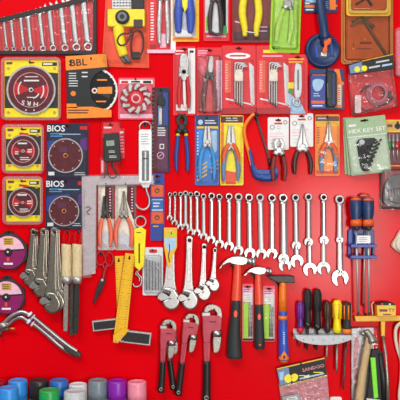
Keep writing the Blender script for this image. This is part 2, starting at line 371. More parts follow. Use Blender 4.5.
nth = ['cut off at the left edge of the photo', 'second from the left end', 'third from the left end', 'fourth from the left end', 'fifth from the left end', 'middle, sixth from the left', 'fourth from the right end', 'third from the right end', 'second from the right end', 'longest, next to the black side band']
for (xb, yt, yb, r), w_ in zip(roll, nth):
    t = T('combination_wrench', 'chrome combination wrench in the red roll, '+w_, 'wrench', xb, yt, 'wrenches in the red tool roll', d=2.4)
    lean = (yb-yt)*.105
    combo(t, xb, yb-r*.2, xb-lean, yt, r*1.15, r*.72, r*1.5, 'chrome', 2.3, -14, th=1.5)

# ================================================================== top row of packs
t = T('detector_pack', 'orange carded pack with yellow handheld tool, black knob and coiled black cord', 'tool pack', 126, 2, d=4)
g = G('vermilion'); g.plate([(106, -14), (148, -14), (149, 67.5), (101.5, 66)], 1, 1.8, .15); t.part('card', g)
g = G('yellow'); g.plate(rr(108, 10, 145, 27.5, 1.5), 2, 9, 1.0); t.part('housing', g)
g = G('yellow'); pts = spl([(118.5, 26, 5.5), (119.5, 38, 5.5), (122, 50, 5.2), (124, 56, 5)], 4); g.tube(pts, [5.6]*4+[5.2]*4+[4.8]*4+[3], 12, .65); t.part('handle', g)
g = G('ink'); g.lathe(123, 18.5, [(7, 8.5), (7, 11), (6, 12), (3.5, 12.6)], 26); g.m('mid_grey'); g.ring(123, 18.5, 2.4, 4.6, 12.75); t.part('knob', g)
g = G('dark_brown'); g.plate(rr(134, 20.5, 143, 29, 1), 8.6, 9.6, .4); t.part('side_module', g)
g = G('pale_grey'); g.plate(rr(112.5, -9, 131.5, 9.5, 1), 2, 8, .5)
g.m('ink')
for i in range(6):
    for j in range(5): g.rect(114+i*3, -6+j*3, 115.8+i*3, -4.6+j*3, 8.15)
t.part('keypad', g)
g = G('ink'); g.plate(rr(132.5, -9, 144, 9.5, 1), 2, 8.5, .5); t.part('black_cover', g)
g = G('gunmetal'); cp = spl([(133, 29, 8), (130, 34, 8.5), (122, 35, 9), (118, 41, 9), (121, 46, 9), (127, 44, 9), (131, 36, 8), (138, 31, 8), (143, 36, 7.5), (143, 50, 7), (139, 57, 6.5), (134, 57, 6.5), (131.5, 50, 7), (132, 40, 7.5), (134, 33, 8)], 5)
g.tube(cp, .85, 6); t.part('cord', g)
g = G('ink'); g.plate(rr(131, 52, 140, 59, 1), 3, 7, .6); g.m('mid_grey'); g.tube([(124, 55, 4), (130, 62, 4)], 2.2, 8); g.tube([(121, 57, 4), (126, 63, 4)], 1.3, 8); t.part('connector', g)
g = G('clear'); g.dome([(107, -12), (147, -12), (147.5, 64), (103.5, 63)], 1.8, 13.5, 2.5); t.part('blister', g)
hook(127, -6, 3, 'the orange pack with the yellow handheld tool')

def pr(g, d):
    g.m('white').rect(170.5, -8, 175.5, 50, d); g.m('deep_red').rect(150, 44, 156, 51, d); g.m('white').lines(150.5, 2, 154, 14, 2.8, d, 1.2)
    g.m('pale_pink').rect(160, 33, 166, 47, d)
t = pack('pliers_pack', 'red carded clear pack with silver locking pliers, left of navy handled pliers', 'tool pack', 148.5, -12, 175.5, 52, 'card_red', 0, 1, dome=(156, -10, 171, 48), dd=6, prints=pr, hk='the red pack with silver locking pliers in the top row')
pliers(t, 163.5, -16, -6, 44, 4.2, 5, ('bright_silver', 'bright_silver'), 'bright_silver', 4.6, 4.5)
g = G('pale_pink'); g.plate([(147, 49), (175, 49), (175, 52.5), (147, 52.5)], 1.8, 2.6, .1); t.part('bottom_fold', g)

def pr(g, d):
    g.m('light_grey').rect(174, -8, 195.5, 36, d); g.m('orange').rect(173, 37.5, 198, 39.5, d)
t = pack('pliers_pack', 'yellow carded pack with navy handled pliers and a yellow tag between handles', 'tool pack', 172.5, -12, 199, 41, 'gold', 0, 1.2, dome=(173.5, -10, 196, 37), dd=6.5, prints=pr, hk='the yellow pack with navy handled pliers')
pliers(t, 184.5, -28, -15, 33, 6, 5, ('ultramarine', 'ultramarine'), 'steel', 8.2, 5)
g = G('yellow'); g.plate([(181.5, -10), (188, -10), (187.5, 8), (185, 13), (182.5, 7)], 7, 7.6, .2); t.part('yellow_tag', g)
g = G('paper'); g.plate([(174.5, 33), (181, 28.5), (190, 32), (193, 37), (174.5, 37)], 2, 4.5, .5); t.part('paper_insert', g)

def pr(g, d):
    g.m('pale_grey').rect(205, -8, 228, 32, d); g.m('coral').rect(219, -8, 226, 26, d); g.m('green').quad([(222, 24), (227, 26), (227, 34), (219, 33)], d+.05); g.m('lime').rect(206, 16, 210, 30, d+.05); g.m('pale_pink').rect(206, 35, 226, 36.5, d)
t = pack('snips_pack', 'red carded pack with dark brown handled snips between navy and yellow handled pliers', 'tool pack', 203.5, -12, 229.5, 40.5, 'card_red', 0, 1, dome=(205, -10, 228, 37), dd=6, prints=pr, hk='the red pack with dark brown handled snips')
pliers(t, 215.5, -16, -3, 34, 5.5, 4.5, ('dark_brown', 'dark_brown'), 'dark_steel', 4.6, 4.8)
g = G('dark_brown'); g.tube(spl([(209, 20, 5), (210.5, 31, 5), (217, 34.5, 5), (222, 32, 5)], 4), 1.5, 8, .7); t.part('finger_loop', g)

def pr(g, d):
    g.m('aubergine').quad([(234, 32), (270, 26), (270, 39), (234, 40)], d); g.m('pale_pink').quad([(235, 20), (243, 22), (243, 23.5), (235, 21.5)], d+.05); g.m('pale_pink').lines(258, 26, 268, 2, 4, d+.05, .8)
t = pack('cutter_pack', 'maroon carded pack with bright yellow handled cutters', 'tool pack', 232.5, -14, 271, 42, 'maroon_card', 0, 1, dome=(234, -12, 269, 40), dd=7, prints=pr, hk='the maroon pack with yellow handled cutters')
pliers(t, 250.5, -34, -22, 36.5, 6, 5, ('yellow', 'yellow'), 'steel', 7.2, 5.2, bow=1.35)
g = G('white'); g.tube([(245, 32, 7.2), (256, 33.5, 7.2)], .6, 6); t.part('tie', g)

def pr(g, d):
    g.m('pale_lime').quad([(274, 0), (279, -5), (280, 30), (275, 46)], d); g.m('green').lines(276, 46, 284, 2, 2, d, .8)
t = pack('pliers_pack', 'lime green pack with pale green handled cutting pliers', 'tool pack', 272, -14, 302, 52, 'lime', 2, 1.4, dome=(274, -12, 300, 49), dd=6.5, prints=pr, hk='the lime green pliers pack', film_='crinkle')
pliers(t, 289, -14, 4, 43, 6.5, 5, ('pale_lime', 'pale_lime'), 'steel', 4.8, 5, rot=7)

def pr(g, d):
    g.m('paper').rect(305.5, 1, 310, 3.5, d); g.m('pale_blue').rect(306, -6, 316, 2, d); g.m('orange').rect(305, 4.3, 315, 7, d); g.m('white').rect(306, 8.5, 314, 9.8, d)
    g.m('orange').rect(330, -8, 336, 9, d); g.m('orange').rect(333, 4, 337.5, 6.5, d+.05); g.m('pale_blue').lines(326, 1, 329, 4, 2, d)
t = pack('blue_pack', 'navy box-like pack with orange flashes behind the suction lifter handle', 'tool pack', 304, -14, 338, 12, 'navy', 0, 1, prints=pr, slot=False)
g = G('clear'); g.dome(rr(305, -13, 316, 11, 1), t.d+.2, t.d+2.5, 1); t.part('blister', g); g = G('clear'); g.dome(rr(327, -13, 337, 11, 1), t.d+.2, t.d+2.5, 1); t.part('blister', g)

t = T('suction_lifter', 'navy vacuum suction lifter with round base and orange lever', 'suction lifter', 323, 0, d=8)
g = G('navy'); g.lathe(323.5, 49, [(15, .6), (17.3, 1.4), (17.3, 4), (16, 5.2), (14.6, 5.4), (14.4, 4.8), (6, 6.5), (3, 7)], 36); t.part('base', g)
g = G('black'); g.lathe(323.5, 49, [(16.2, .2), (17.9, .3), (17.5, 1.6)], 36); t.part('rubber_pad', g)
g = G('navy'); g.tube(spl([(318.5, -18, 9), (320, 0, 10.5), (322, 18, 11), (324, 32, 10), (325, 38, 8)], 5), [4.6]*16+[4.9, 5.2, 5.4, 5.2, 4], 12, .7)
g.tube([(325, 33, 8.5), (325, 45, 5.5)], [5.6, 4.5], 12, .8); t.part('handle', g)
g = G('deep_orange'); g.plate(spl([(323.5, 41), (327, 38), (331, 39), (330, 43.5), (327, 46), (327, 51), (323.5, 53), (322, 50), (324, 46)], 3, True), 8, 10.6, .6); t.part('lever', g)
g = G('paper'); g.plate([(321.3, 51.5), (327, 52), (326.5, 55.5), (321, 55)], 6.6, 7.2, .05); t.part('label', g)
g = G('ultramarine'); g.plate(ribbon([(331, 42), (333, 55)], 2), 5.5, 6.8, .4); t.part('rib', g); g = G('ultramarine'); g.plate(ribbon([(316, 44), (318, 57)], 2), 5.5, 6.8, .4); t.part('rib', g)
hook(319.5, -10, 5, 'the navy suction lifter')

def amber(name, label, x0, y0, x1, y1, m_, d, hk):
    t = T(name, label, 'tool pack', (x0+x1)/2, y0, 'amber clamshell packs at top right', d=d+3)
    g = G(m_); g.plate(rr(x0, y0, x1, y1, 3), d, d+1, .3); t.part('card', g)
    g = G('ochre' if m_ == 'gold' else 'amber'); o = rr(x0+2, y0+2, x1-2, y1-2, 3); g.plate(o, d+1, d+3.2, .6, [rr(x0+5.5, y0+5, x1-4.5, y1-5.5, 3)]); t.part('rim', g)
    if hk: hook((x0+x1)/2, y0+3, d+2, hk)
    return t
t = amber('puller_pack', 'large amber clamshell pack holding a grey T-shaped gear puller', 341.5, -12, 393.5, 63.5, 'amber', 1, None)
g = G('mid_grey'); g.tube([(362, 17, 4), (386, 54, 4)], 1.5, 8); g.plate(ribbon([(351, 26), (359, 20), (367, 17), (375, 15)], [2, 4.4, 4.4, 2]), 3, 5, .4); g.tube([(364, 20, 4.2), (374, 27, 4.2)], 2, 8); g.tube([(352, 21, 4), (372, 24, 4)], .9, 6); t.part('puller', g)
g = G('brown'); g.rect(360.5, 41, 372, 43.5, 2.2); g.lines(357, 47.6, 372, 1, 2, 2.2, .9, 0); g.rect(353.5, 42, 354.3, 46, 2.2); g.m('yellow').rect(353.2, 47.2, 354.4, 49, 2.2).rect(364.8, 37.6, 365.6, 39.6, 2.2); t.part('print', g)
g = G('amber_clear'); g.dome(rr(345, -8, 390, 60, 3), 4.3, 7, 2); t.part('blister', g)
t = amber('puller_pack', 'smaller amber clamshell pack with yellow rim hung over the larger amber pack', 347, -22, 391, 15, 'gold', 8.4, 'the two amber clamshell packs')
g = G('amber'); g.plate(rr(351, -17, 386, 9.5, 3), 9.45, 9.7, .1); t.part('tray', g)
g = G('gunmetal'); g.tube([(360, -12, 10.8), (372, 5, 10.8)], 1.2, 8); g.tube([(356, 4, 10.6), (366, -2, 10.6)], 1, 8); t.part('puller', g)
g = G('amber_clear'); g.dome(rr(351, -18, 386, 10, 3), 11.7, 13, 1.5); t.part('blister', g)

t = T('clear_case', 'empty looking clear plastic pack cut off at the right edge beside the amber pack', 'tool pack', 402, 30, d=3)
g = G('milky'); g.dome(rr(395, 27, 430, 77, 4), 1.5, 7, 2); t.part('blister', g)
g = G('pink_card'); g.plate(rr(396, 30, 429, 76, 3), .6, 1.4, .2); t.part('card', g)

# ================================================================== second row of packs
def pr(g, d):
    g.m('paper').rect(188, 48, 195, 113, d); g.m('white').lines(175.5, 50, 184, 2, 3, d, 1); g.m('ink').rect(189.5, 50, 193.5, 52.5, d+.05); g.m('white').rect(176, 104, 187, 110, d)
t = pack('pliers_pack', 'red and white carded pack with silver locking pliers, red inner handles', 'tool pack', 173, 46, 195.5, 115, 'card_red', 0, 1, dome=(175, 52, 191, 112), dd=6, prints=pr, hk='the red and white locking pliers pack')
pliers(t, 184, 54, 72, 108, 4.8, 5, ('red', 'red'), 'bright_silver', 3.6, 4.8)
g = G('bright_silver'); g.plate(spl([(180, 58), (184, 54), (188.5, 58), (188.5, 68), (186, 80), (182, 80), (180, 68)], 3, True), 4.5, 6.5, .8); t.part('jaw_body', g)
g = G('paper'); g.plate(ribbon([(184, 80), (184.5, 96), (185, 108)], [2.4, 3, 2]), 5, 5.8, .3); t.part('adjuster', g)

def pr(g, d):
    g.m('pale_pink').lines(198, 50, 208, 3, 2.2, d, .9); g.m('pink_card').quad([(198, 56), (205, 60), (205, 76), (198, 70)], d); g.m('pale_pink').rect(216, 60, 222, 110, d)
t = pack('clamp_pack', 'red carded bag with dark jawed locking clamp beside the hex key packs', 'tool pack', 196.5, 47, 222.5, 115.5, 'card_red', 0, 1, dome=(198, 55, 221, 113), dd=6, prints=pr, hk='the red bag with the dark locking clamp', film_='crinkle')
pliers(t, 209.5, 58, 74, 112, 5.5, 4, ('maroon_card', 'deep_red'), 'dark_steel', 4.6, 4.8, longn=True)
g = G('bright_silver'); g.plate(spl([(208, 70), (209, 60), (211.5, 56), (213, 60), (213, 70), (210.5, 73)], 3, True), 5.6, 6.6, .4); t.part('clamp_plate', g)
g = G('dark_steel')
for i in range(9): g.ringlathe(204+(i % 2)*.6-i*.35, 76+i*3.9, [(1.0, 6.6), (1.0, 7.1), (1.7, 7.1), (1.7, 6.6)], 8); g.ringlathe(214.5-(i % 2)*.6+i*.3, 76+i*3.9, [(1.0, 6.6), (1.0, 7.1), (1.7, 7.1), (1.7, 6.6)], 8)
t.part('chain', g, kind='stuff')

def hexpack(x0, label, white, hk):
    def pr(g, d):
        if white: g.m('white').plate(circ(x0+16, 55.5, 12.5, 20, 3.2), d-.1, d+.1, .05); g.m('red').lines(x0+8, 54.6, x0+24, 1, 2, d+.25, 1.6, 0)
        else: g.m('yellow').lines(x0+7, 49.5, x0+21, 1, 2, d, 3, 0); g.m('pale_pink').lines(x0+6, 55, x0+26, 1, 2, d, 1.2, 0)
        g.m('pale_grey').quad([(x0+27, 62), (x0+32, 66), (x0+32.5, 104), (x0+29, 104)], d); g.m('white').quad([(x0+4, 97.5), (x0+31, 103.5), (x0+31, 105), (x0+4, 99)], d)
        g.m('coral').rect(x0+3, 60, x0+9, 92, d); g.m('pale_pink').lines(x0+3.6, 64, x0+6, 10, 2.6, d+.05, .8)
    t = pack('hex_key_pack', label, 'tool pack', x0, 45, x0+34, 113, 'card_red', 0, 1, dome=(x0+7, 59, x0+32, 104), dd=6, prints=pr, hk=hk, group='red hex key packs')
    cx = x0+16.5
    g = G('cream'); g.plate(rr(cx-4.2, 72, cx+4.5, 81.5, 1.2), 2.2, 7, .7); g.plate(rr(cx-2.8, 69.5, cx+3.4, 73.5, 1), 2.2, 6, .5); t.part('key_holder', g)
    for i, (dx, bl, up) in enumerate(((-3.6, 101, 0), (-1.2, 104, 1.2), (1.2, 105, 2.4), (3.4, 107, 3.6))):
        g = G('satin'); g.tube(spl([(cx+dx+10-i*1.5, 63.5+up*.9, 5.4), (cx+dx+2.2, 63+up, 5.4), (cx+dx+.3, 64+up, 5.4), (cx+dx, 67+up, 5.2), (cx+dx, 85, 4.6), (cx+dx, bl, 4.4)], 4), .95, 6); t.part('hex_key', g)
    g = G('deep_red'); g.plate([(x0, 108), (x0+34, 107), (x0+34, 113.5), (x0, 114)], 1.9, 3.5, .3); t.part('bottom_tray', g)
hexpack(222, 'red hex key pack with a white oval on its card', True, 'the hex key pack with the white oval')
hexpack(256.5, 'red hex key pack with yellow heading, right of its twin', False, 'the hex key pack with yellow heading')

def pr(g, d):
    g.m('gold').lines(289, 58, 305, 2, 3, d, 1.4); g.m('yellow').rect(288.5, 82, 294, 88, d); g.m('pale_blue').quad([(289, 92), (302, 104), (306, 113), (289, 113)], d); g.m('green').rect(288.5, 89, 293, 93, d)
t = pack('knife_pack', 'narrow red pack with white handled folding knife beside the navy packs', 'tool pack', 288, 54, 308, 114.5, 'card_red', 0, 1.1, dome=(291, 62, 305, 112), dd=5, prints=pr, hk='the narrow red pack with the white knife')
g = G('pale_grey'); g.plate(spl([(295, 66), (299, 64), (301.5, 68), (301.5, 92), (298, 98), (294.5, 94)], 3, True), 2, 5, .8); t.part('knife_handle', g)
g = G('bright_silver'); g.ringlathe(296.5, 102, [(2.6, 2.4), (2.6, 4.6), (4.2, 4.6), (4.2, 2.4)], 18); t.part('loop', g)
g = G('mid_grey'); g.plate(ribbon([(298, 70), (298, 90)], 1.6), 5, 5.5, .2); t.part('slider', g)

t = T('sander_box', 'navy and orange boxed sander with black grip in a clear blister', 'tool pack', 327, 70, d=6)
g = G('navy'); g.plate(rr(310.5, 68, 345, 109, 1), 1, 2, .2); t.part('card', g)
g = G('orange'); g.plate([(335, 68.5), (340, 68.5), (342, 80), (344.5, 82), (344.5, 84), (337, 84)], 2, 2.15, 0); g.plate([(337, 84), (343, 84), (342.5, 107), (336, 107)], 2, 2.15, 0); g.m('cream').rect(338, 84, 341.5, 104, 2.3); g.m('deep_orange').lines(338.6, 87, 341, 7, 2.2, 2.4, 1.2, .2); t.part('print', g)
g = G('cobalt'); g.plate(rr(310, 76, 325, 109, 1), 2, 10, .5); g.m('coral').rect(312, 75.2, 325, 76, 10.1); g.m('pale_blue').plate(spl([(312.5, 81), (317, 79.5), (323, 81), (322, 87), (319, 91), (315, 91.5), (312.5, 87)], 3, True), 10, 10.15, 0)
g.m('deep_orange').rect(310.8, 101, 324, 103.8, 10.1); g.m('pale_blue').lines(313, 93.5, 320, 2, 2.2, 10.1, 1); g.m('white').lines(312, 105.5, 322, 1, 2, 10.1, 1, 0); t.part('box', g)
g = G('black'); g.plate(rr(326, 72, 336, 107, 3), 2, 11, 1.2); g.m('navy').plate(rr(331, 73.5, 334, 105.5, 1.2), 10.8, 12, .5); g.m('mid_grey').plate(ribbon([(326.7, 84), (327.2, 98)], 1), 11, 11.4, .2); t.part('grip', g)
g = G('clear'); g.dome(rr(309.5, 74, 337.5, 110, 2), 2.1, 13, 1.5); t.part('blister', g)
hook(327, 70.5, 3, 'the navy and orange boxed sander')

t = T('cable_bag', 'pink tinted clear bag with coiled cable under a black header card', 'bag', 372, 60, rot=0, d=5)
g = G('ink'); g.plate([(347.5, 66), (361, 61.5), (392, 54.5), (393, 69.5), (349, 75.5)], 8.4, 9.2, .1); t.part('header_card', g)
g = G('steel_blue'); g.quad([(348.5, 66.3), (361, 62.3), (362, 72.6), (349.6, 74.2)], 9.3); g.m('yellow'); g.plate(circ(356.5, 70, 2.9, 12), 9.2, 9.45, .05); g.plate(circ(363.5, 69, 2.9, 12), 9.2, 9.45, .05)
g.m('gold').quad([(361, 61.6), (392, 54.7), (392.1, 55.4), (361, 62.3)], 9.3); g.m('light_grey').quad([(375, 62.3), (388, 60), (388, 61.6), (375, 64)], 9.3).quad([(368, 67.6), (379, 65.6), (379, 67.4), (368, 69.4)], 9.3); g.m('pale_blue').quad([(381, 65.4), (391, 63.8), (391, 65.6), (381, 67.4)], 9.3); t.part('print', g)
g = G('clear_pink'); g.dome([(348, 74), (393, 68), (398, 107), (352, 115)], 4, 8.2, 2); g.dome([(348, 74), (393, 68), (398, 107), (352, 115)], 4, 1.2, 2); t.part('bag', g)
g = G('coil_pink')
for k in range(4):
    g.tube([(378+(10.5-k*.9)*math.cos(a), 93+(11-k*.8)*math.sin(a)*.95, 2.6+k*1.3) for a in [2*math.pi*i/22 for i in range(22)]], 1.35, 6, 1, True)
t.part('coil', g)
g = G('gunmetal'); g.tube(spl([(383, 93, 5), (392, 97, 5.5), (389, 102, 5), (380, 106, 4.5), (367, 110, 4.5), (358, 105, 4.5)], 5), .7, 6); g.tube(spl([(361, 92, 4), (365, 88, 4), (371, 85, 4.5)], 4), .9, 6); g.plate(rr(384, 91, 391, 98, .8), 4.5, 6.2, .4); t.part('lead', g)
g = G('white'); g.plate(rr(354.8, 95, 361, 113, 1.2), 5.5, 6.2, .15); g.m('light_grey').lines(356.5, 99, 359, 6, 2, 6.3, .7); t.part('tag', g)
hook(372, 60.8, 9, 'the pink cable bag')

# ================================================================== saw blade packs at the left
def blade(t, cx, cy, R, d, mats, rim='bright_silver', hole='copper', hr=2.5, spots=8, name='blade'):
    g = G(mats[0]); g.plate(circ(cx, cy, R*.95, 44), d, d+.9, .1, [circ(cx, cy, hr*.6, 14)])
    dd = d+1.05; g.m(mats[1])
    for a in (160, -20): g.ring(cx, cy, hr*1.3, R*.72, dd, 10, a, a+50)
    g.ring(cx, cy, R*.70, R*.72, dd+.05, 44)
    r_ = t.part(name, g)
    g = G(rim); g.plate(circ(cx, cy, R, 44), d-.2, d+1.3, .3, [circ(cx, cy, R*.92, 44)]); t.part('rim', g, r_)
    g = G(hole); g.ringlathe(cx, cy, [(hr*.5, d), (hr*.5, d+1.4), (hr, d+1.4), (hr, d)], 16); t.part('bushing', g, r_)
    if spots:
        g = G('pale_pink')
        for i in range(spots):
            a = 2*math.pi*(i+.5)/spots; g.plate(circ(cx+R*.83*math.cos(a), cy+R*.83*math.sin(a), max(.6, R*.035), 8), d+.9, d+1.2, .05)
        t.part('spot', g, r_)
    return r_
def yellow_pack(label, x0, y0, x1, y1, R, big, hk):
    w, h = x1-x0, y1-y0; cx, cy = (x0+x1)/2, y0+h*(.52 if big else .545)
    t = T('blade_pack', label, 'blade pack', cx, y0+3, 'yellow carded diamond blade packs', d=4)
    m = 3.5
    g = G('yellow'); g.plate(rr(x0+m, y0+m, x1-m, y1-m, 1), 1, 1.8, .15, [rr(cx-3, y0+5, cx+3, y0+6.6, .7, 2)]); t.part('card', g)
    g = G('ink'); g.rect(x0+m+.4, y0+h*.30, x1-m-.4, y1-h*.2, 1.92); g.quad([(cx, y0+h*.30-5), (x1-m-.4, y0+h*.30-3), (x1-m-.4, y0+h*.3+.1), (cx, y0+h*.3+.1)], 1.93)
    g.m('ink'); g.rect(x1-m-w*.27, y0+m+2, x1-m-1.5, y0+m+5.6, 1.95); g.m('paper').lines(x1-m-w*.25, y0+m+2.8, x1-m-w*.1, 1, 2, 2.05, 1.8, 0); g.m('brown').rect(x0+m+2, y0+m+1.6, x0+m+8, y0+m+4, 1.95)
    for px, py in ((x0+m+4, y0+m+8), (x1-m-4, y0+m+8), (x0+m+4, y1-m-5), (x1-m-4, y1-m-5)): g.m('ochre'); g.plate(circ(px, py, 1.6, 10), 1.8, 2.1, .05)
    g.m('brown' if big else 'red').quad([(cx-7, y0+m+9), (cx+4, y0+m+5.5), (cx+6, y0+m+7), (cx-4, y0+m+9.5)] if big else [(cx-4, y0+m+5), (cx+5, y0+m+6), (cx+5, y0+m+8), (cx-4, y0+m+7.5)], 1.97)
    t.part('print', g)
    b = blade(t, cx, cy, R, 3, ('disc_maroon', 'print_red'), hole='bright_silver', hr=R*.1, spots=0)
    g = G('paper')
    if big:
        g.text('H R S', cx-1, cy+13.2, 4.2, 4.2, 187, 1.2); g.lines(cx-7, cy-10, cx+8, 1, 2, 4.2, 1.5, 0); g.lines(cx-6, cy-13.5, cx+7, 1, 2, 4.2, .8, 0); g.lines(cx-4, cy+7, cx+3, 1, 2, 4.2, .8, 0)
        for px in (-13, -5, 3): g.plate(circ(cx+px, cy+20.5-abs(px)*.1, .8, 8), 3.9, 4.25, .05)
        g.ring(cx, cy, 8, 9.2, 4.2, 8, 25, 75); g.ring(cx, cy, 12, 13.2, 4.2, 8, -20, 40); g.ring(cx, cy, 12, 13.2, 4.2, 8, 160, 220); g.ring(cx, cy, 17, 17.3, 4.2, 40)
    else:
        g.lines(cx-5, cy-8.5, cx+4, 1, 2, 4.2, 1.6, 0); g.lines(cx-8, cy+.2, cx-4.5, 2, 2, 4.2, 1, 0); g.lines(cx+4.5, cy-2, cx+9, 2, 2.2, 4.2, 1.1, 0); g.lines(cx-3, cy+6, cx+7, 2, 2, 4.2, .8, .2); g.ring(cx, cy, R*.66, R*.68, 4.2, 40)
    t.part('disc_lettering', g, b)
    g = G('clear'); p0 = rr(x0, y0, x1, y1, 5); g.dome(p0, .8, 6, 2.5); t.part('blister', g)
    g = G('milky'); g.plate(rr(x0+.6, y0+.6, x1-.6, y1-.6, 5), 4.2, 5.2, .3, [rr(x0+m, y0+m, x1-m, y1-m, 3)]); t.part('blister_rim', g)
    hook(cx-1, y0+5.8, 3.5, hk)
yellow_pack('large yellow carded pack with dark red saw blade under the tool roll', .5, 56.5, 61.5, 120.5, 24.6, True, 'the large dark red saw blade pack')
yellow_pack('small yellow carded dark red blade pack below the large one', 1.5, 123.5, 44.5, 174, 16.5, False, 'the upper small yellow blade pack')
yellow_pack('lower small yellow carded blade pack, with redder disc centre', 2, 175.5, 43.5, 225, 14.8, False, 'the lower small yellow blade pack')

t = T('blade_pack', 'black and orange pack with a rimmed saw blade showing at right', 'blade pack', 92, 58, rot=0, d=4)
b = blade(t, 94.5, 90.5, 23, 2.4, ('black_gloss', 'gunmetal'), 'paper', 'cream', 2.9, 0)
g = G('white')
for i in range(18):
    a = 2*math.pi*i/18; g.plate(ribbon([(94.5+20.4*math.cos(a), 90.5+20.4*math.sin(a)), (94.5+23.2*math.cos(a+.05), 90.5+23.2*math.sin(a+.05))], .9), 3.3, 4, .1)
t.part('segment', g, b)
g = G('black'); g.plate([(66, 56), (106, 53.5), (109, 67), (108.5, 68), (101, 71), (95, 75), (91, 81), (90, 90), (92, 99), (98, 106), (104, 109), (111, 110), (112, 117.5), (67.5, 119)], 4.2, 5, .15); t.part('card', g)
g = G('orange_card'); g.quad([(65.7, 56.5), (106.3, 54), (107.5, 67), (66.3, 70.5)], 5.12); g.quad([(67, 107), (92, 106.5), (111.4, 109.8), (111.6, 117), (67.2, 118.4)], 5.12); g.quad([(67, 103.5), (76, 103.5), (78, 108), (67, 107.6)], 5.12)
g.m('ink').text('BBL', 78.5, 63, 6.6, 5.25, -4, 1.15); g.rect(69.3, 61, 72, 62.3, 5.25).rect(69.3, 64.3, 72, 65.6, 5.25); g.lines(68, 109.5, 92, 2, 2.6, 5.25, 1.1)
g.m('pale_grey').lines(69, 73, 79, 6, 2.5, 5.15, .8); g.lines(82, 72, 90, 2, 4, 5.15, 1.2); g.m('orange').plate(circ(73.5, 93.5, 2.6, 14), 5, 5.2, .05)
t.part('print', g)
g = G('orange_card'); g.quad([(97.5, 87), (112, 86.5), (112, 93.5), (97.5, 93.5)], 3.7); g.lines(97, 79, 107, 1, 2, 3.7, 1.6, 0); g.lines(96, 100.5, 106, 1, 2, 3.7, 1.4, 0); t.part('blade_print', g, b)
hook(91, 59, 5.5, 'the black and orange blade pack')

def pr(g, d):
    g.m('paper').rect(119.5, 79.5, 152.5, 83.5, d); g.m('red').rect(121, 80.5, 128, 83, d+.08); g.m('ink').lines(131, 80.6, 140, 1, 2, d+.08, 1.6, 0); g.rect(143, 80.4, 151, 83, d+.08); g.m('pale_pink').rect(120, 113.5, 153, 117.5, d)
t = pack('grinding_wheel_pack', 'pale red pack with a swirled red and silver cup grinding wheel', 'blade pack', 118, 77.5, 154.5, 119, 'pink_card', 0, 1, dome=(120, 83, 153, 114), dd=6.5, prints=pr, slot=True)
g = G('deep_red'); g.lathe(136, 98.5, [(15, 2), (15.2, 5), (14.2, 5.6), (8.8, 5.2), (7.6, 4.0)], 36); w_ = t.part('wheel', g)
g = G('bright_silver')
for i in range(11):
    a = 2*math.pi*i/11; pts = [(136+r*math.cos(a+(r-8)*.055), 98.5+r*math.sin(a+(r-8)*.055)) for r in (8.6, 10.5, 12.5, 14.8)]
    g.plate(ribbon(pts, [2.6, 3.0, 3.6, 4.2]), 5, 6.4, .3)
t.part('segment', g, w_)
g = G('red'); g.lathe(136, 98.5, [(8, 3.6), (7.5, 4.2), (3, 4.4)], 28); g.m('pale_pink'); g.ring(136, 98.5, 3.4, 4.6, 4.6, 24); g.m('deep_red'); g.plate(circ(136, 98.5, 1.8, 14), 4.3, 4.7, .1); t.part('hub', g, w_)
hook(135.5, 79.5, 3.5, 'the cup grinding wheel pack')

def blue_pack(label, x0, y0, x1, y1, cx, cy, R, hk):
    def pr(g, d):
        w = x1-x0
        g.m('cobalt').quad([(x0+1, y0+18), (x0+w*.6, y0+15), (x0+w*.5, y0+29), (x0+1, y0+33)], d)
        g.m('blue').quad([(x0+w*.1, y0+20), (x0+w*.55, y0+16), (x0+w*.5, y0+19), (x0+w*.1, y0+24)], d+.06)
        g.m('violet').quad([(x1-8, y0+16), (x1-1, y0+14), (x1-1, y0+27), (x1-9, y0+26)], d)
        g.m('paper').text('BIOS', x0+9.6, y0+5.6, 6.0, d+.08, 0, 1.02); g.m('sky').lines(x0+4, y0+10, x0+18, 2, 2.4, d+.08, 1); g.m('pale_blue').lines(x0+13, y0+10.6, x0+34, 1, 2, d+.1, .8, 0)
        g.m('red').rect(x1-8.5, y0+3, x1-1.2, y0+6.5, d+.08); g.m('paper').rect(x0+2, y1-6.5, x0+8, y1-3, d+.08); g.m('light_grey').lines(x1-14, y1-6, x1-3, 2, 2, d+.08, .8)
    t = pack('blade_pack', label, 'blade pack', x0, y0, x1, y1, 'dark_navy', 0, 1, dome=(x0+1.5, y0+9, x1-.8, y1-.8), dd=4.5, prints=pr, group='navy carded blade packs')
    b = blade(t, cx, cy, R, 3, ('disc_maroon', 'disc_maroon'), hole='copper', hr=2.6, spots=9)
    g = G('plum'); g.rect(cx-6, cy-8.5, cx+2, cy-3.5, 4.2); t.part('disc_lettering', g, b)
    hook((x0+x1)/2, y0+3.2, 3, hk)
blue_pack('upper navy carded pack with maroon saw blade beside yellow packs', 46, 123, 88, 178, 65.5, 155.5, 17.4, 'the upper navy blade pack')
blue_pack('lower navy carded blade pack, blue stripes above its maroon disc', 45, 178.5, 86, 229, 64, 211, 15.2, 'the lower navy blade pack')

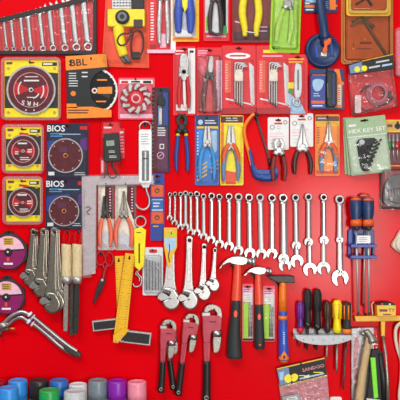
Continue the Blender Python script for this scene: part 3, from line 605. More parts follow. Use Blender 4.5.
# ================================================================== middle left: octagonal cases, scales, square
def octo(label, x, y, R, rx, hk):
    t = T('disc_case', label, 'disc case', x, y-R+2, 'purple octagonal disc cases', d=4)
    o = [(x+(R+.2)*1.06*math.cos(math.radians(22.5+45*i)), y+(R)*1.04*math.sin(math.radians(22.5+45*i))) for i in range(8)]
    g = G('gunmetal'); g.plate(o, .6, 4, 1.0); g.plate(rr(x-5, y-R-2.4, x+5, y-R+3, 1.5), .6, 3, .4); t.part('case', g)
    g = G('magenta'); g.plate(circ(x, y, R*.9, 36), 4, 4.6, .15); di = t.part('disc', g)
    g = G('pale_pink'); p = [(x+R*.86*math.cos(a), y+R*.86*math.sin(a)) for a in [math.radians(188+164*i/16) for i in range(17)]]; g.quad(p, 4.75)
    g.m('plum'); p = [(x+R*.86*math.cos(a), y+R*.86*math.sin(a)) for a in [math.radians(-2+184*i/18) for i in range(19)]]
    g.m('ink').quad([(x-R*.86, y-1.4), (x+R*.86, y-3.4), (x+R*.86, y-1.8), (x-R*.86, y+.6)], 4.8); g.m('ochre').rect(x-4.5, y-R*.76, x+5, y-R*.38, 4.8); g.m('brown').lines(x-4, y-R*.7, x+4.5, 3, 1.9, 4.87, .7)
    g.m('red').rect(x-R*.7, y-2.6, x-5, y-1.2, 4.9)
    g.m('vermilion').plate(ribbon([(x-.3, y+5.2), (x-.3, y+9.2)], 2.6), 4.6, 4.85, .1)
    g.m('paper').lines(x-4.5, y+10.6, x+4.5, 1, 2, 4.85, 1.9, 0)
    t.part('label', g, di)
    g = G('ink'); g.lathe(x, y, [(3.8, 4.5), (3.8, 5.6), (2.6, 6.2)], 20); g.m('paper'); g.plate(circ(x-.2, y-.3, 1.0, 10), 6.1, 6.4, .1); t.part('hub', g, di)
    hook(x, y-R-1.2, 3.4, hk)
octo('upper purple and pink cutting disc case with black octagonal rim', 8.5, 252, 18.6, 0, 'the upper purple disc case')
octo('lower purple cutting disc case with black octagonal rim, above chrome long handled tool', 6.5, 297, 18.2, 0, 'the lower purple disc case')

t = T('luggage_scale', 'black digital luggage scale with grey display in an open clear pack', 'scale', 111, 122, d=5)
g = G('card_red'); g.plate([(103, 122), (119, 122), (120, 136), (102, 138)], .8, 1.6, .1, [rr(108, 124, 113, 126, .8)]); g.plate([(99.5, 157), (105, 158), (107, 174), (100, 176)], .8, 1.4, .1); g.plate([(118, 128), (124, 128), (124.5, 158), (119, 158)], .8, 1.4, .1)
g.m('paper').rect(103.5, 126.5, 111, 128, 1.72).rect(119.5, 131, 123, 133, 1.6); g.m('pale_pink').lines(120, 136, 123.5, 6, 3, 1.6, 1); g.rect(101, 160, 103, 172, 1.5); t.part('card', g)
g = G('ink'); g.plate([(104, 134), (118.5, 132.5), (121, 160), (119, 161), (105.5, 162), (103.8, 160)], 2, 7, 1.0); t.part('body', g)
g = G('lcd'); g.plate([(106.3, 140.8), (114.2, 140.2), (114.8, 145.6), (106.8, 146.2)], 6.9, 7.2, .1); t.part('display', g)
g = G('light_grey'); g.lines(109, 150.5, 115.5, 2, 1.4, 7.1, .7, .4); g.lines(109.5, 155.5, 117, 2, 1.4, 7.1, .7, .2); t.part('lettering', g)
g = G('dark_steel'); g.tube(spl([(113, 161, 4), (113.5, 168, 4.5), (116.5, 172, 4.5), (115, 177, 4), (110, 177, 3.5), (109, 172, 3.5)], 5), .9, 6); g.tube(spl([(107, 161, 3), (106, 170, 3), (104, 178, 3)], 4), 1.2, 6); t.part('hook', g)
g = G('clear'); g.dome([(101, 121), (121, 121), (124, 136), (120, 178), (100, 178)], 1.6, 9, 2); t.part('bag', g)
hook(110.5, 124.4, 3, 'the black digital luggage scale')

t = T('spring_scale', 'white hanging spring scale with grey slot and steel hook', 'scale', 145.5, 123, d=4)
g = G('chrome'); g.tube(spl([(140, 130, 3), (139.5, 125.5, 3), (143, 122, 3), (148, 122.3, 3), (151, 126, 3), (150, 131, 3)], 5), .85, 8); t.part('ring', g)
g = G('white'); g.plate(rr(138.8, 129.5, 151.8, 183, 2.2), 1, 5.5, 1.0); t.part('body', g)
g = G('mid_grey'); g.plate(rr(142, 150.5, 149.2, 180.5, .6), 5.4, 5.7, .1); g.m('pale_grey').rect(144.8, 151.5, 146.4, 180, 5.9); g.m('dark_steel').rect(142.6, 158, 148.7, 159, 5.9); g.m('mid_grey').lines(141, 134, 149, 5, 2.4, 5.65, .5, .8); t.part('gauge', g)
g = G('pale_grey'); g.plate([(140, 182), (151, 182), (148.5, 187.5), (143, 187.5)], 1.4, 5, .6); t.part('end_cap', g)
g = G('satin'); g.tube(spl([(145.8, 187, 3), (147, 192, 3), (149.3, 199, 3), (148.3, 206, 3.4), (143.5, 209.2, 3.6), (138, 207, 3.6), (135.5, 203, 3.6)], 6), [1.05]*34+[.8, .6, .4], 8); t.part('hook', g)
hook(145, 124.2, 3, 'the white spring scale')

t = T('spring_scale', 'yellow hanging spring scale with white ring and two small steel hooks', 'scale', 140, 217, d=4)
g = G('satin'); g.tube([(140.5+5.3*math.cos(a), 221.5+5.3*math.sin(a), 4) for a in [2*math.pi*i/20 for i in range(20)]], .75, 8, 1, True); t.part('ring', g)
g = G('yellow'); g.plate([(134.2, 229), (141, 226.8), (146, 230), (144, 265), (139.5, 270.5), (134.2, 266)], 1, 5, .8); t.part('body', g)
g = G('ink'); g.plate(rr(138.6, 243, 140, 263, .4), 4.9, 5.2, .1); g.lines(136.5, 232, 141, 1, 2, 5.1, .8, 0); t.part('slot', g)
g = G('chrome'); g.tube(spl([(139, 269, 3), (137.5, 273, 3), (141.5, 278, 3), (140, 285, 3), (135, 286.5, 3), (132.5, 283, 3)], 5), .8, 6); g.tube(spl([(139, 270, 4), (135.5, 273, 4), (139, 277, 4), (139.5, 281, 4)], 5), .7, 6); t.part('hook', g)
hook(140.5, 216.8, 3, 'the yellow spring scale')

def pr(g, d):
    g.m('disc_maroon').quad([(153, 88), (158, 88), (157.5, 171), (152.5, 171)], d); g.m('plum').rect(157, 127, 167.5, 171, d-.03); g.m('pale_grey').lines(157.5, 127, 166, 4, 2.4, d+.1, 1.2, .3)
    g.m('steel_blue').rect(157, 100, 162, 125, d); g.m('cobalt').rect(163, 92, 168, 125, d+.03); g.m('pale_pink').ring(160.5, 155, 3, 3.6, d+.1, 18); g.m('paper').rect(159.5, 143.5, 164, 148.5, d+.1); g.m('plum').rect(160.3, 144.4, 163.2, 147.6, d+.15)
    g.m('pale_pink').plate(ribbon([(158.6, 156.5), (162.4, 153.4)], .6), d, d+.15, 0)
t = pack('jigsaw_blade_pack', 'tall narrow navy and maroon blade pack with clear ridged edge', 'blade pack', 152, 87, 170, 172, 'dark_navy', 0, 1, dome=(153, 90, 169, 170), dd=4, prints=pr, hk='the tall narrow navy blade pack', slot=False)
g = G('ink'); g.plate([(157, 104), (158.5, 96), (161.5, 94.5), (165, 99), (164.5, 105), (161, 106)], 1.9, 5, .8); t.part('clip', g)
g = G('milky')
for i in range(20): g.box(152.2, 90+i*4, 154.2, 92+i*4, 1.9, 3.2, .3)
t.part('ridge', g, kind='stuff')
g = G('bright_silver'); g.plate(rr(159, 108, 162, 124, .8), 1.9, 3, .2); t.part('blade', g)

t = T('framing_square', 'L-shaped steel framing square wrapped in milky plastic around the coral pliers', 'square', 84, 178, d=3)
g = G('steel_pink_reflect'); g.plate([(82, 176.5), (153, 175.5), (153, 184), (96.2, 185), (95.5, 273), (83, 275.5)], 3, 3.8, .15); t.part('blade', g)  # pink reflections from the wrapping are put into the steel's base colour
g = G('milky'); g.dome([(81, 175), (155, 174), (155, 185.5), (97.5, 186.5), (97, 268), (92, 272), (92, 277), (81.5, 278)], 2.6, 5, .8); t.part('sleeve', g)
g = G('ink'); g.tube(spl([(86, 208, 5.1), (89, 206.5, 5.1), (90.5, 209, 5.1), (87, 212, 5.1), (90, 214.5, 5.1)], 4), .35, 5); t.part('scribble', g)

def cplier(label, x0, x1, hk, longn, px):
    def pr(g, d):
        g.m('disc_maroon').quad([(x1-9, 184), (x1, 184), (x1, 219), (x1-3, 219), (x1-9.5, 200)], d); g.m('pale_pink').lines(x1-5, 188, x1-3, 9, 2.8, d+.05, 1.2, .2); g.m('light_grey').quad([(x0+1, 236), (x0+8, 230), (x0+18, 240), (x0+18, 249), (x0+1, 249)], d)
    t = pack('pliers_pack', label, 'tool pack', x0, 181, x1, 250, 'cream', 0, .4, dome=None, prints=pr, hk=hk, group='cream carded coral pliers packs')
    g = G('milky'); g.plate(rr(x0+.3, 183, x1-.3, 249.5, 2), 1.3, 2.0, .1, [rr(x0+3, 187, x1-2, 244, 2)]); t.part('blister', g)
    pliers(t, px, 196 if not longn else 191, 213, 247, 7.6 if longn else 5.2, 4.2 if longn else 3.8, ('coral', 'coral'), 'dark_steel' if not longn else 'dull_steel', 4.0, 4.4, longn=longn, bow=1.05)
cplier('cream carded pliers with coral handles and dark blunt jaws', 98, 114, 'the cream carded pliers with dark jaws', False, 105.6)
cplier('cream carded long nose pliers with coral handles', 115, 136, 'the cream carded long nose pliers', True, 124)

def pr(g, d):
    for yy in (185, 212): g.m('deep_orange').rect(151, yy, 163.5, yy+11.5, d); g.m('brown').ring(157, yy+5.5, 1.4, 2.6, d+.1, 14); g.rect(156.5, yy+4, 159.5, yy+5, d+.12)
    g.m('pale_blue').rect(151.5, 199, 163, 211, d); g.m('mid_blue').rect(151, 200, 163.4, 209, d+.05); g.m('paper').lines(153, 202.5, 161, 2, 3, d+.12, 1.2); g.m('gold').lines(153, 225.5, 160, 1, 2, d, 1); g.m('ink').rect(156, 180.5, 160, 182.5, d)
t = pack('blade_pack', 'slim blue pack with two orange panels beside white drill pack', 'tool pack', 150.3, 173.5, 164.3, 240.5, 'cobalt', 0, 1, dome=(151, 183, 163.6, 224), dd=3, prints=pr, hk='the slim blue and orange pack')

def pr(g, d):
    g.m('red').plate(rr(149, 249.5, 157, 253, 1), d-.1, d+.1, 0); g.m('light_grey').rect(144.5, 257, 160.5, 290, d)
t = pack('drill_bit_pack', 'pale grey clear pack of drill bits beside the yellow square', 'tool pack', 142.5, 247.5, 162.8, 295.5, 'pale_grey', 0, 1, dome=(144, 255, 161.5, 293.5), dd=3.5, prints=pr, hk='the pale grey drill bit pack', film_='milky')
for i in range(5):
    g = G('mid_grey'); x = 146.5+i*3; g.tube([(x, 259+i, 3), (x, 290, 3)], .8-.06*i, 6); t.part('drill_bit', g)
g = G('satin'); g.tube(spl([(147, 270, 4), (153, 266, 4), (159, 269, 4)], 4), .5, 5); t.part('wire_tie', g)

# ================================================================== left adjustable wrenches, files, scissors, squares
SA = [(33, 232.5, 29.5, 270, 6.2, 3.55, 'shortest'), (43.5, 232.5, 40, 279, 7.2, 3.9, 'middle'), (54.5, 232.5, 51.5, 293, 8.2, 4.3, 'longest')]
for x, y, hx, hy, w_, S, nm in SA:
    for k in (2, 1, 0):
        lab = {0: 'dull adjustable wrench in front, %s of the three stacks beside the files', 1: 'dull adjustable wrench behind the front one in the %s stack', 2: 'dull adjustable wrench at the very back of the %s stack'}[k] % nm
        t = T('adjustable_wrench', lab, 'wrench', x, y, 'dull adjustable wrenches hung in three stacks', d=2+6-k*2.6)
        adjustable(t, x+k*1.3, y+k*.3, hx+k*3.6, hy-k*1.5, w_, S*1.08, 'worn_steel', 7.6-k*2.6+(S-3.55)*5, 1.9)
    hook(x, y, 9+(S-3.55)*5, 'the stack of %s dull adjustable wrenches' % nm)
def file_(label, x, y0, y1, x2, y2, bw, tone, hk, d):
    t = T('file', label, 'file', x, y0-10, 'files with wooden handles', d=d)
    g = G('pale_wood'); hw = 5.2
    g.tube(spl([(x, y0, d), (x-.1, y0+2, d), (x, y0+12, d), (x-.1, y0+22, d), (x, y1, d)], 4), [3.2, 4.4, 4.9, 5.0]+[5.0]*4+[4.7]*4+[4.9]*4+[4.6], 12, .7); t.part('handle', g)
    g = G('satin'); g.tube([(x, y1-1.5, d), (x-.1, y1+6, d)], [4.7, 4.1], 14, .7); t.part('ferrule', g)
    g = G(tone); g.plate(ribbon([(x-.1, y1+5), (x-.2, y1+9), (x2, y2-6), (x2, y2)], [2, bw, bw, bw*.8]), d-.7, d+.7, .25); t.part('blade', g)
    g = G('deep_red'); g.tube(spl([(x-1.5, y0+1.5, d), (x-3, y0-8, d), (x+.5, y0-13.5, d), (x+3.5, y0-8, d), (x+1.5, y0+1.5, d)], 5), .4, 5); t.part('hanging_loop', g)
    if hk: hook(x+.4, y0-13, 4, hk)
file_('file with dark grey blade hanging behind the other two files', 72, 247, 276, 71.5, 335, 4.6, 'dark_steel', None, 3)
file_('left file with wooden handle and light grey blade', 66.4, 244, 277, 65.6, 330, 4.6, 'dull_steel', 'the light bladed file', 9)
file_('right file with wooden handle and dark blade by the steel square', 77.3, 244, 277, 76, 333, 5, 'gunmetal', 'the right hand dark file', 9)

t = T('scissors', 'red handled scissors with dark blades hanging open slightly', 'scissors', 105, 251, d=4)
for s, mm in ((-1, 0), (1, 1)):
    cx, cy = (100.3, 258.5) if s < 0 else (109.2, 259)
    g = G('deep_red'); g.tube([(cx+(4.3 if s < 0 else 3.9)*math.cos(a)*1.0, cy+6.6*math.sin(a), 3+mm) for a in [2*math.pi*i/20 for i in range(20)]], 1.05, 8, .8, True); g.tube(spl([(cx-s*2.0, cy+6, 3+mm), (104.5-s*.4, cy+13, 3+mm), (103.5-s*.2, 279, 3+mm)], 4), 1.5, 8, .7)
    h = t.part('handle', g)
for s, a, b in ((1, 101.8, 93.2), (-1, 103.5, 93.8)):
    g = G('gunmetal'); g.plate([(105.2 if s > 0 else 100.6, 277), (106 if s > 0 else 104, 280), (101.5 if s > 0 else 100, 291), (b+.4, 304), (b-.7, 303.5), (96.8 if s > 0 else 96.2, 290), (100, 280)], 2.4+(s < 0)*1, 3.3+(s < 0)*1, .25); t.part('blade', g)
g = G('satin'); g.lathe(102.3, 280, [(1.7, 3), (1.7, 5), (1, 5.4)], 12); t.part('pivot_screw', g)
hook(101, 253, 3, 'the red handled scissors')

def trysq(label, bx0, by0, bx1, by1, w0, w1, A, B, hh, d, hk):
    t = T('try_square', label, 'square', bx0, by0, 'yellow try squares', d=d)
    g = G('gold'); g.plate(ribbon([(bx0, by0), (bx1, by1)], [w0, w1]), d, d+1.1, .2, [circ(bx0-.6, by0+5, 1.1, 10)]); bl = t.part('blade', g)
    ax = Vector((bx1-bx0, by1-by0)); Ln = ax.length; ax.normalize(); nx = Vector((-ax.y, ax.x))
    g = G('ink')
    for i in range(1, 30):
        u = i/30*Ln*.92; e = w0/2-.2; ln = 2.6 if i % 5 == 0 else 1.4
        for s in (-1, 1):
            p = Vector((bx0, by0))+ax*u+nx*s*e; q = p-nx*s*ln; g.quad([(p.x, p.y), (q.x, q.y), (q.x+ax.x*.3, q.y+ax.y*.3), (p.x+ax.x*.3, p.y+ax.y*.3)], d+1.2)
    t.part('scale_marks', g, bl)
    tx = Vector((B[0]-A[0], B[1]-A[1])); tn = Vector((-tx.y, tx.x)).normalized()*hh
    if tn.y < 0: tn = -tn
    g = G('satin'); q = [A, B, (B[0]+tn.x, B[1]+tn.y), (A[0]+tn.x, A[1]+tn.y)]; g.plate(q, d-1.2, d+3, .4); st = t.part('stock', g)
    g = G('ink'); g.plate(inset(q, 1.4), d+2.9, d+3.3, .1); t.part('stock_inlay', g, st)
    if hk: hook(bx0-.4, by0+4, d+2, hk)
    return t, bl
trysq('yellow try square behind, its black stock pointing left', 119.3, 256, 122.6, 331, 9, 9, (92.3, 320.5), (121, 317.3), 10.5, 2.5, 'the left pointing yellow try square')
t, bl = trysq('yellow try square in front, its black stock pointing right', 130, 253.5, 120, 338, 9.4, 13, (121.5, 328.5), (151.5, 332), 12.5, 7.2, 'the right pointing yellow try square')
g = G('gold'); g.plate([(113.8, 334), (123, 327), (129.5, 328.3), (126, 333), (118.5, 341.5), (113.8, 341)], 10.2, 11, .2); t.part('corner_plate', g)
g = G('satin')
for px, py in ((116.5, 339.3), (120, 339.4), (123.5, 339.8), (123.8, 334.2)): g.lathe(px, py, [(.9, 10.9), (.9, 11.4), (.4, 11.7)], 8)
t.part('rivet', g)

t = T('long_handled_tool', 'chrome long handled tool with bent neck and foil labels at lower left', 'tool', 26, 312, d=6)
for i, pts in enumerate(([(-6, 331, 5), (3, 324, 5.5), (11, 316.5, 6), (21, 312, 6), (29, 314.5, 6), (35, 318.5, 6), (50, 331, 6), (66, 344, 5.5), (77, 351.5, 5)], [(-4, 334, 3), (5, 327, 3.5), (14, 319.5, 3.5), (21, 317.5, 4), (27, 321, 4), (35, 325.5, 4), (48, 336, 4.5), (62, 348, 4.5), (74, 354.5, 4.5)])):
    g = G('chrome'); n = len(spl(pts, 5)); g.tube(spl(pts, 5), [1.9+.5*min(1, k/20) for k in range(n)], 10); t.part('tube', g)
g = G('dark_steel'); g.plate(spl([(66, 344.5), (74, 348.5), (80.5, 353.5), (80, 357), (75, 356.5), (67, 351.5), (63, 347.5)], 3, True), 3, 7.5, 1.2); t.part('end_plate', g)
g = G('dull_steel'); g.tube([(-3, 327, 5), (8, 324, 6)], [4.2, 3], 10, .8); g.tube([(3, 329.5, 5), (15, 328.5, 6)], [1.6, 1.2], 8); g.m('copper'); g.tube([(8, 329, 5.8), (15.5, 328.3, 6)], [1.5, 1.5], 8); g.m('dark_steel'); g.tube([(0, 330, 5), (1.5, 337, 5)], 1.2, 8); t.part('coupling', g)
for a, b in (((29, 313.5, 6), (33.5, 317.5, 6)), ((27.5, 320.7, 4.2), (33, 324.6, 4.3))):
    g = G('white'); g.tube([a, b], 3.0, 12); m1 = [a[i]*.62+b[i]*.38 for i in range(3)]; m2 = [a[i]*.38+b[i]*.62 for i in range(3)]; g.m('cobalt'); g.tube([m1, m2], 3.08, 12); g.m('red'); g.tube([m2, [m2[i]*.6+b[i]*.4 for i in range(3)]], 3.1, 12); t.part('foil_label', g)
hook(22, 315.5, 4, 'the chrome long handled tool')
hook(58, 338.5, 4, 'the lower end of the chrome long handled tool')

# ================================================================== third row: pliers, hacksaw
t = T('pincers', 'black pincers with blue handles and yellow bands, hanging unpacked', 'pliers', 181.5, 114, d=4)
pliers(t, 182, 113.5, 127, 171.5, 5.6, 5.6, ('blue', 'blue'), 'gunmetal', 4.2, 4, False, cutter=True, bow=.98, sleeve='yellow', jd=3)
hook(181.8, 117, 5, 'the blue handled pincers')

def pr(g, d):
    g.m('navy').rect(195.8, 115.8, 218.2, 126, d); g.m('gold').rect(197, 126, 218, 128.5, d+.02); g.m('pale_blue').plate(circ(200.5, 122, 2.6, 12), d, d+.15, 0); g.m('paper').lines(205, 120, 217, 2, 2.4, d+.1, .9)
    g.m('azure').quad([(198, 130), (218, 130), (218, 165), (198, 172)], d+.03); g.m('pale_blue').quad([(208, 132), (217, 130), (217, 150), (210, 158)], d+.06); g.m('paper').lines(197, 132, 198.6, 8, 3, d+.1, 1.6, .2)
    for k in range(4): g.m('gold').quad([(197, 167+k*4), (207, 161+k*4), (207, 162.6+k*4), (197, 169+k*4)], d+.08)
    for k in range(3): g.m('gold').quad([(211, 163+k*4), (218, 159+k*4), (218, 160.4+k*4), (211, 165+k*4)], d+.08)
t = pack('pliers_pack', 'blue carded pack of combination pliers with sky blue handles and yellow stripes', 'tool pack', 195, 115, 219, 185, 'mid_blue', 0, 1, dome=(196, 128, 218, 183), dd=6, prints=pr, hk='the blue carded combination pliers')
pliers(t, 207.2, 126, 142, 180, 7, 4.2, ('sky', 'sky'), 'satin', 4.2, 4.8, bow=1.0)
def pr(g, d):
    g.m('disc_maroon').rect(220.8, 116, 243, 122.5, d); g.m('light_grey').lines(226, 117.5, 242, 2, 2.3, d+.1, 1); g.m('orange').rect(221, 122.5, 224, 184, d); g.m('vermilion').quad([(226, 170), (236, 172), (236, 184), (226, 184)], d)
t = pack('pliers_pack', 'yellow carded combination pliers with orange and blue handles', 'tool pack', 220.3, 115, 243.5, 185, 'yellow', 0, 1, dome=(221.5, 124, 242.5, 183), dd=6, prints=pr, hk='the yellow carded combination pliers')
r_ = pliers(t, 231, 126, 145, 181, 7.2, 4.6, ('steel_blue', 'steel_blue'), 'satin', 4.2, 4.8, bow=1.0)
for s in (-1, 1):
    g = G('deep_orange'); g.tube([tuple(p) for p in spl([(231+s*1.2, 144, 5.6), (231+s*5, 149, 5.6), (231+s*7.3, 157, 5.4), (231+s*7.6, 166, 5.2)], 4)], [2.2]*9+[1.8, 1.4, 1, .8], 8, .8); t.part('handle_inlay', g, r_)

t = T('hacksaw', 'orange framed mini hacksaw with blue handle', 'saw', 255, 113, d=4)
fr = spl([(252.5, 168, 4), (249, 153, 4), (244.8, 136, 4), (245, 126, 4), (250, 117.5, 4), (254.5, 113.8, 4)], 5)
g = G('orange'); g.tube(fr, 1.75, 10, .8); t.part('frame', g)
g = G('blue'); pts = spl([(249.5, 150, 4), (251, 158, 4), (252.8, 166, 4), (256, 174.5, 4), (262, 177, 4), (271, 176.8, 4), (277.5, 174, 4)], 5); g.tube(pts, [2.2]*10+[2.7]*5+[3.6]*5+[4.2]*8+[3.6, 2.6, 1.6], 12, .75)
g.plate([(252, 162), (258, 169), (270, 169.5), (277, 166), (279, 171), (276, 176), (262, 178), (255, 174)], 2.6, 5.6, .8); t.part('handle', g)
g = G('gunmetal'); g.plate(ribbon([(256, 115), (269.5, 160)], 1.9), 3.6, 4.3, .15); t.part('blade', g)
g = G('gunmetal'); g.tube([(254.5, 113.5, 4), (258.5, 115.5, 4)], 1.6, 8); g.tube([(269, 158, 4), (270.5, 166, 4)], 1.5, 8); t.part('blade_clamp', g)
hook(256.3, 119, 4, 'the orange mini hacksaw')

def wcard(x0, y0, x1, y1, label, hk, px, args, prn):
    def pr(g, d):
        g.m('mid_grey').ring(x0+4.5, y0+10, 1.8, 2.4, d, 16); g.m('red').rect((x0+x1)/2-4, y0+5.4, (x0+x1)/2+4, y0+7.2, d+.05); g.m('light_grey').lines(x0+9, y0+9, x0+14, 2, 2, d, .8); g.m('grey').ring(x1-3.5, y0+5, 1.2, 2.2, d, 14)
        g.m('pale_pink').lines(x0+2, y0+16, x1-3, 3, 2.8, d, .8); g.m('light_grey').lines(x0+3, y0+26, x1-5, 2, 3, d, .6)
    t = pack('pliers_card', label, 'tool pack', x0, y0, x1, y1, 'paper', 0, 1, prints=pr, hk=hk, group='white carded small pliers')
    pliers(t, px, *args)
    return t
wcard(268, 117, 289, 149.5, 'white carded end nippers with dark red handles', 'the white carded nippers', 278.5, (138.5, 150.5, 181, 5.8, 5.2, ('maroon_card', 'maroon_card'), 'satin', 4.2, 9, True, False, 1.05, 'gunmetal', 0, True), None)
wcard(290.5, 113, 313.5, 146.5, 'white carded long nose pliers with black and dark red handles', 'the white carded long nose pliers', 302.6, (124, 147, 174, 8, 5.6, ('dark_brown', 'dark_brown'), 'satin', 4.4, 4.2, True, True, 1.0, 'maroon_card'), None)
t = None
def pr(g, d):
    g.m('brown').rect(316, 116, 339.5, 121, d); g.m('gold').rect(316, 121, 339.5, 126, d); g.m('vermilion').rect(316, 170, 339, 174, d)
    g.m('light_grey').lines(318, 117.5, 330, 1, 2, d+.1, 1.2); g.m('brown').lines(317.5, 127, 320, 7, 2.5, d+.1, .9)
t = pack('pliers_pack', 'orange carded long nose pliers with orange and grey blue handles', 'tool pack', 315.5, 114, 340, 175.5, 'orange_card', 0, 1, dome=(316.5, 122, 339, 173), dd=6, prints=pr, hk='the orange carded long nose pliers')
r_ = pliers(t, 328.5, 121, 143.5, 172, 6.8, 4.4, ('steel_blue', 'steel_blue'), 'satin', 4.2, 4.8, longn=True, bow=1.05)
for s in (-1, 1):
    g = G('deep_orange'); g.tube([tuple(p) for p in spl([(328.5+s*1.2, 143, 5.6), (328.5+s*5, 147, 5.6), (328.5+s*7.0, 153, 5.4), (328.5+s*7.3, 161, 5.2)], 4)], [2.2]*9+[1.8, 1.4, 1, .8], 8, .8); t.part('handle_inlay', g, r_)

# green hex key pouches, one in front of another
def pouch(label, rot, dx, d, front, grp='sage green hex key pouches'):
    t = T('hex_key_pouch', label, 'tool pack', 364+dx, 120, grp, rot, d+2)
    x0, x1, y0, y1 = 345+dx, 385+dx, 117, 173.5
    g = G('sage'); g.plate(rr(x0, y0, x1, y1, 1), d, d+.8, .15, [rr(360+dx, 119.5, 368+dx, 121.4, .8, 2)]); t.part('card', g)
    if front:
        g = G('pale_sage'); g.rect(x0+1, 135.5, x1-1, y1-1, d+.9); g.m('paper').text('HEX KEY SET', 365.5+dx, 130.2, 4.0, d+1.0, 0, 1.12); g.lines(348+dx, 123, 355+dx, 1, 2, d+1, 2.2, 0); g.rect(x0+.4, 135, x1-.4, 136, d+1); t.part('print', g)
        g = G('ink'); cx, cy = 358.5+dx, 141.5
        g.plate([(353+dx, 142), (356+dx, 138.5), (361+dx, 138), (371+dx, 138.5), (374+dx, 141), (366+dx, 146), (355+dx, 147)], d+1.4, d+4.2, .6); t.part('key_holder', g)
        g = G('light_grey'); g.lathe(cx-.2, cy+.2, [(2.9, d+4), (2.9, d+4.8), (2.0, d+5.2)], 18); t.part('rivet', g)
        for i in range(8):
            u = i/7; kx, ky = 355.2+dx+u*16.5, 144+(-3.5)*u
            ex, ey = 360.5+dx+u*15.5, 169.5-u*25
            ty = ey-3.2*(1-u*.6); bx_ = 356.5+dx+u*13.8
            g = G('ink'); r0 = 1.75-1.0*u; g.tube(spl([(kx, ky, d+2.6), ((kx+bx_)/2-.2*(1-u), (ky+ty)/2, d+2.6), (bx_, ty, d+2.6), (bx_+2.6*(1-u*.3), ey-.5, d+2.6), (ex+2.6, ey-1.2-u*2.5, d+2.6)], 4), r0, 7); t.part('hex_key', g)
    g = G('clear'); g.dome([(x0+.5, 135.5), (x1-.5, 135.5), (x1-.8, y1-1), (x0+.8, y1-1)], d+.85, d+(6.2 if front else 1.4), 2); t.part('pocket', g)
pouch('rear sage green hex key pouch, only its left edge showing', -2, -1.8, .8, False)
pouch('second sage green hex key pouch, sandwiched behind the front pouch', -4.5, -.8, 3.4, False)
pouch('front sage green HEX KEY SET pouch with black keys fanned out', -6.5, .6, 6, True)
hook(364.8, 120.6, 8, 'the sage green hex key pouches')

def pr(g, d):
    g.m('ochre').rect(383, 121, 413, 130, d); g.m('ink').plate(circ(398, 126, 3, 12), d, d+.1, 0); g.m('brown').rect(388, 124, 393, 127, d+.05)
t = pack('driver_bit_pack', 'yellow headed pack of screwdriver bits at the right edge', 'tool pack', 382, 119.5, 414, 166, 'gold', 0, 1, dome=(383, 132, 413, 164), dd=4, prints=pr, hk='the yellow headed driver bit pack', slot=False)
for i, mm in enumerate(('dark_steel', 'green', 'dull_steel', 'red', 'steel', 'green', 'steel')):
    g = G('satin'); x = 385.5+i*4; g.tube([(x, 134, 3.2), (x, 146, 3.2), (x, 152, 3.2), (x, 160, 3.2)], [1.1, 1.3, .8, .7], 8); g.m(mm); g.tube([(x, 141, 3.2), (x, 150, 3.2)], 1.5, 8); t.part('driver_bit', g)
g = G('maroon_card'); g.rect(383, 132, 413, 165, 1.95); t.part('backing', g)

t = T('smoked_case', 'dark clear plastic case with grey insert at right edge below driver bits', 'tool pack', 398, 170, d=6)
g = G('deep_red'); g.plate(rr(381, 168.5, 416, 209, 2), .8, 1.6, .2); t.part('card', g)
g = G('mid_grey'); g.plate(spl([(386, 205), (384, 190), (389, 178), (400, 174), (414, 174), (414, 205)], 4, True), 2, 6, 1); g.m('dark_brown'); g.plate(spl([(388, 192), (396, 188), (412, 188), (412, 202), (392, 202)], 4, True), 6, 8, .8)
for k in range(5): g.m('light_grey'); g.tube([(389+k*3, 190, 8.3), (389.6+k*3, 198, 8.3)], .5, 5)
t.part('insert', g)
g = G('smoke'); g.dome(rr(381, 168.5, 416, 209, 3), 1.7, 11, 3); t.part('blister', g)
g = G('smoke'); g.plate(rr(380.6, 168, 416.4, 209.6, 3), 1.6, 2.4, .2, [rr(383, 170.5, 414, 207, 3)]); t.part('flange', g)

# ================================================================== the long row of combination wrenches
ROW = [(170, 194.5, 169.6, 220.5, 2.2, 1.25, 2.9), (175, 194, 174.6, 225.5, 2.3, 1.3, 3.2), (180.6, 194.2, 180.4, 230, 2.5, 1.5, 3.4), (185.6, 193.2, 185.6, 229.5, 2.7, 1.5, 3.5), (190.6, 194.5, 190.6, 235, 2.7, 1.6, 3.7),
       (196.9, 194, 197, 236, 3.1, 1.8, 3.9), (203.5, 196.5, 203.8, 240, 2.9, 1.8, 4.0), (211.6, 196, 211.2, 243.5, 3.5, 2.0, 4.4), (219.4, 196.8, 219.5, 248, 3.3, 2.0, 4.7), (229, 196.6, 229, 250.5, 3.8, 2.2, 5.0),
       (238.6, 197, 238.5, 255, 4.1, 2.4, 5.2), (249, 197.6, 250, 258.5, 4.3, 2.5, 5.8), (260, 197.6, 261.6, 259, 4.1, 2.5, 5.7), (272, 198, 272, 258.5, 4.2, 2.5, 5.6)]
PAIRS = [(283.2, 198, 283.6, 263.5, 4.6, 2.8, 5.4, 285, 271, 6.4), (295.6, 197.8, 296.3, 249.5, 3.9, 2.1, 4.6, 297, 267, 6.6), (308.4, 197, 308.6, 246, 3.9, 2.0, 4.5, 310, 275.6, 7.0), (323.6, 197.3, 324, 244, 3.7, 2.0, 4.4, 323.6, 274.5, 7.0), (339.6, 199.6, 339.6, 243, 4.8, 2.5, 3.6, 340, 285.5, 8.6)]
ords = ['smallest, leftmost', 'second smallest', 'third', 'fourth', 'fifth', 'sixth', 'seventh', 'eighth', 'ninth', 'tenth', 'eleventh', 'twelfth', 'thirteenth', 'fourteenth']
SHADE = ['chrome', 'steel', 'chrome', 'satin', 'steel', 'chrome', 'satin', 'chrome', 'steel', 'chrome', 'satin', 'chrome', 'satin', 'chrome']
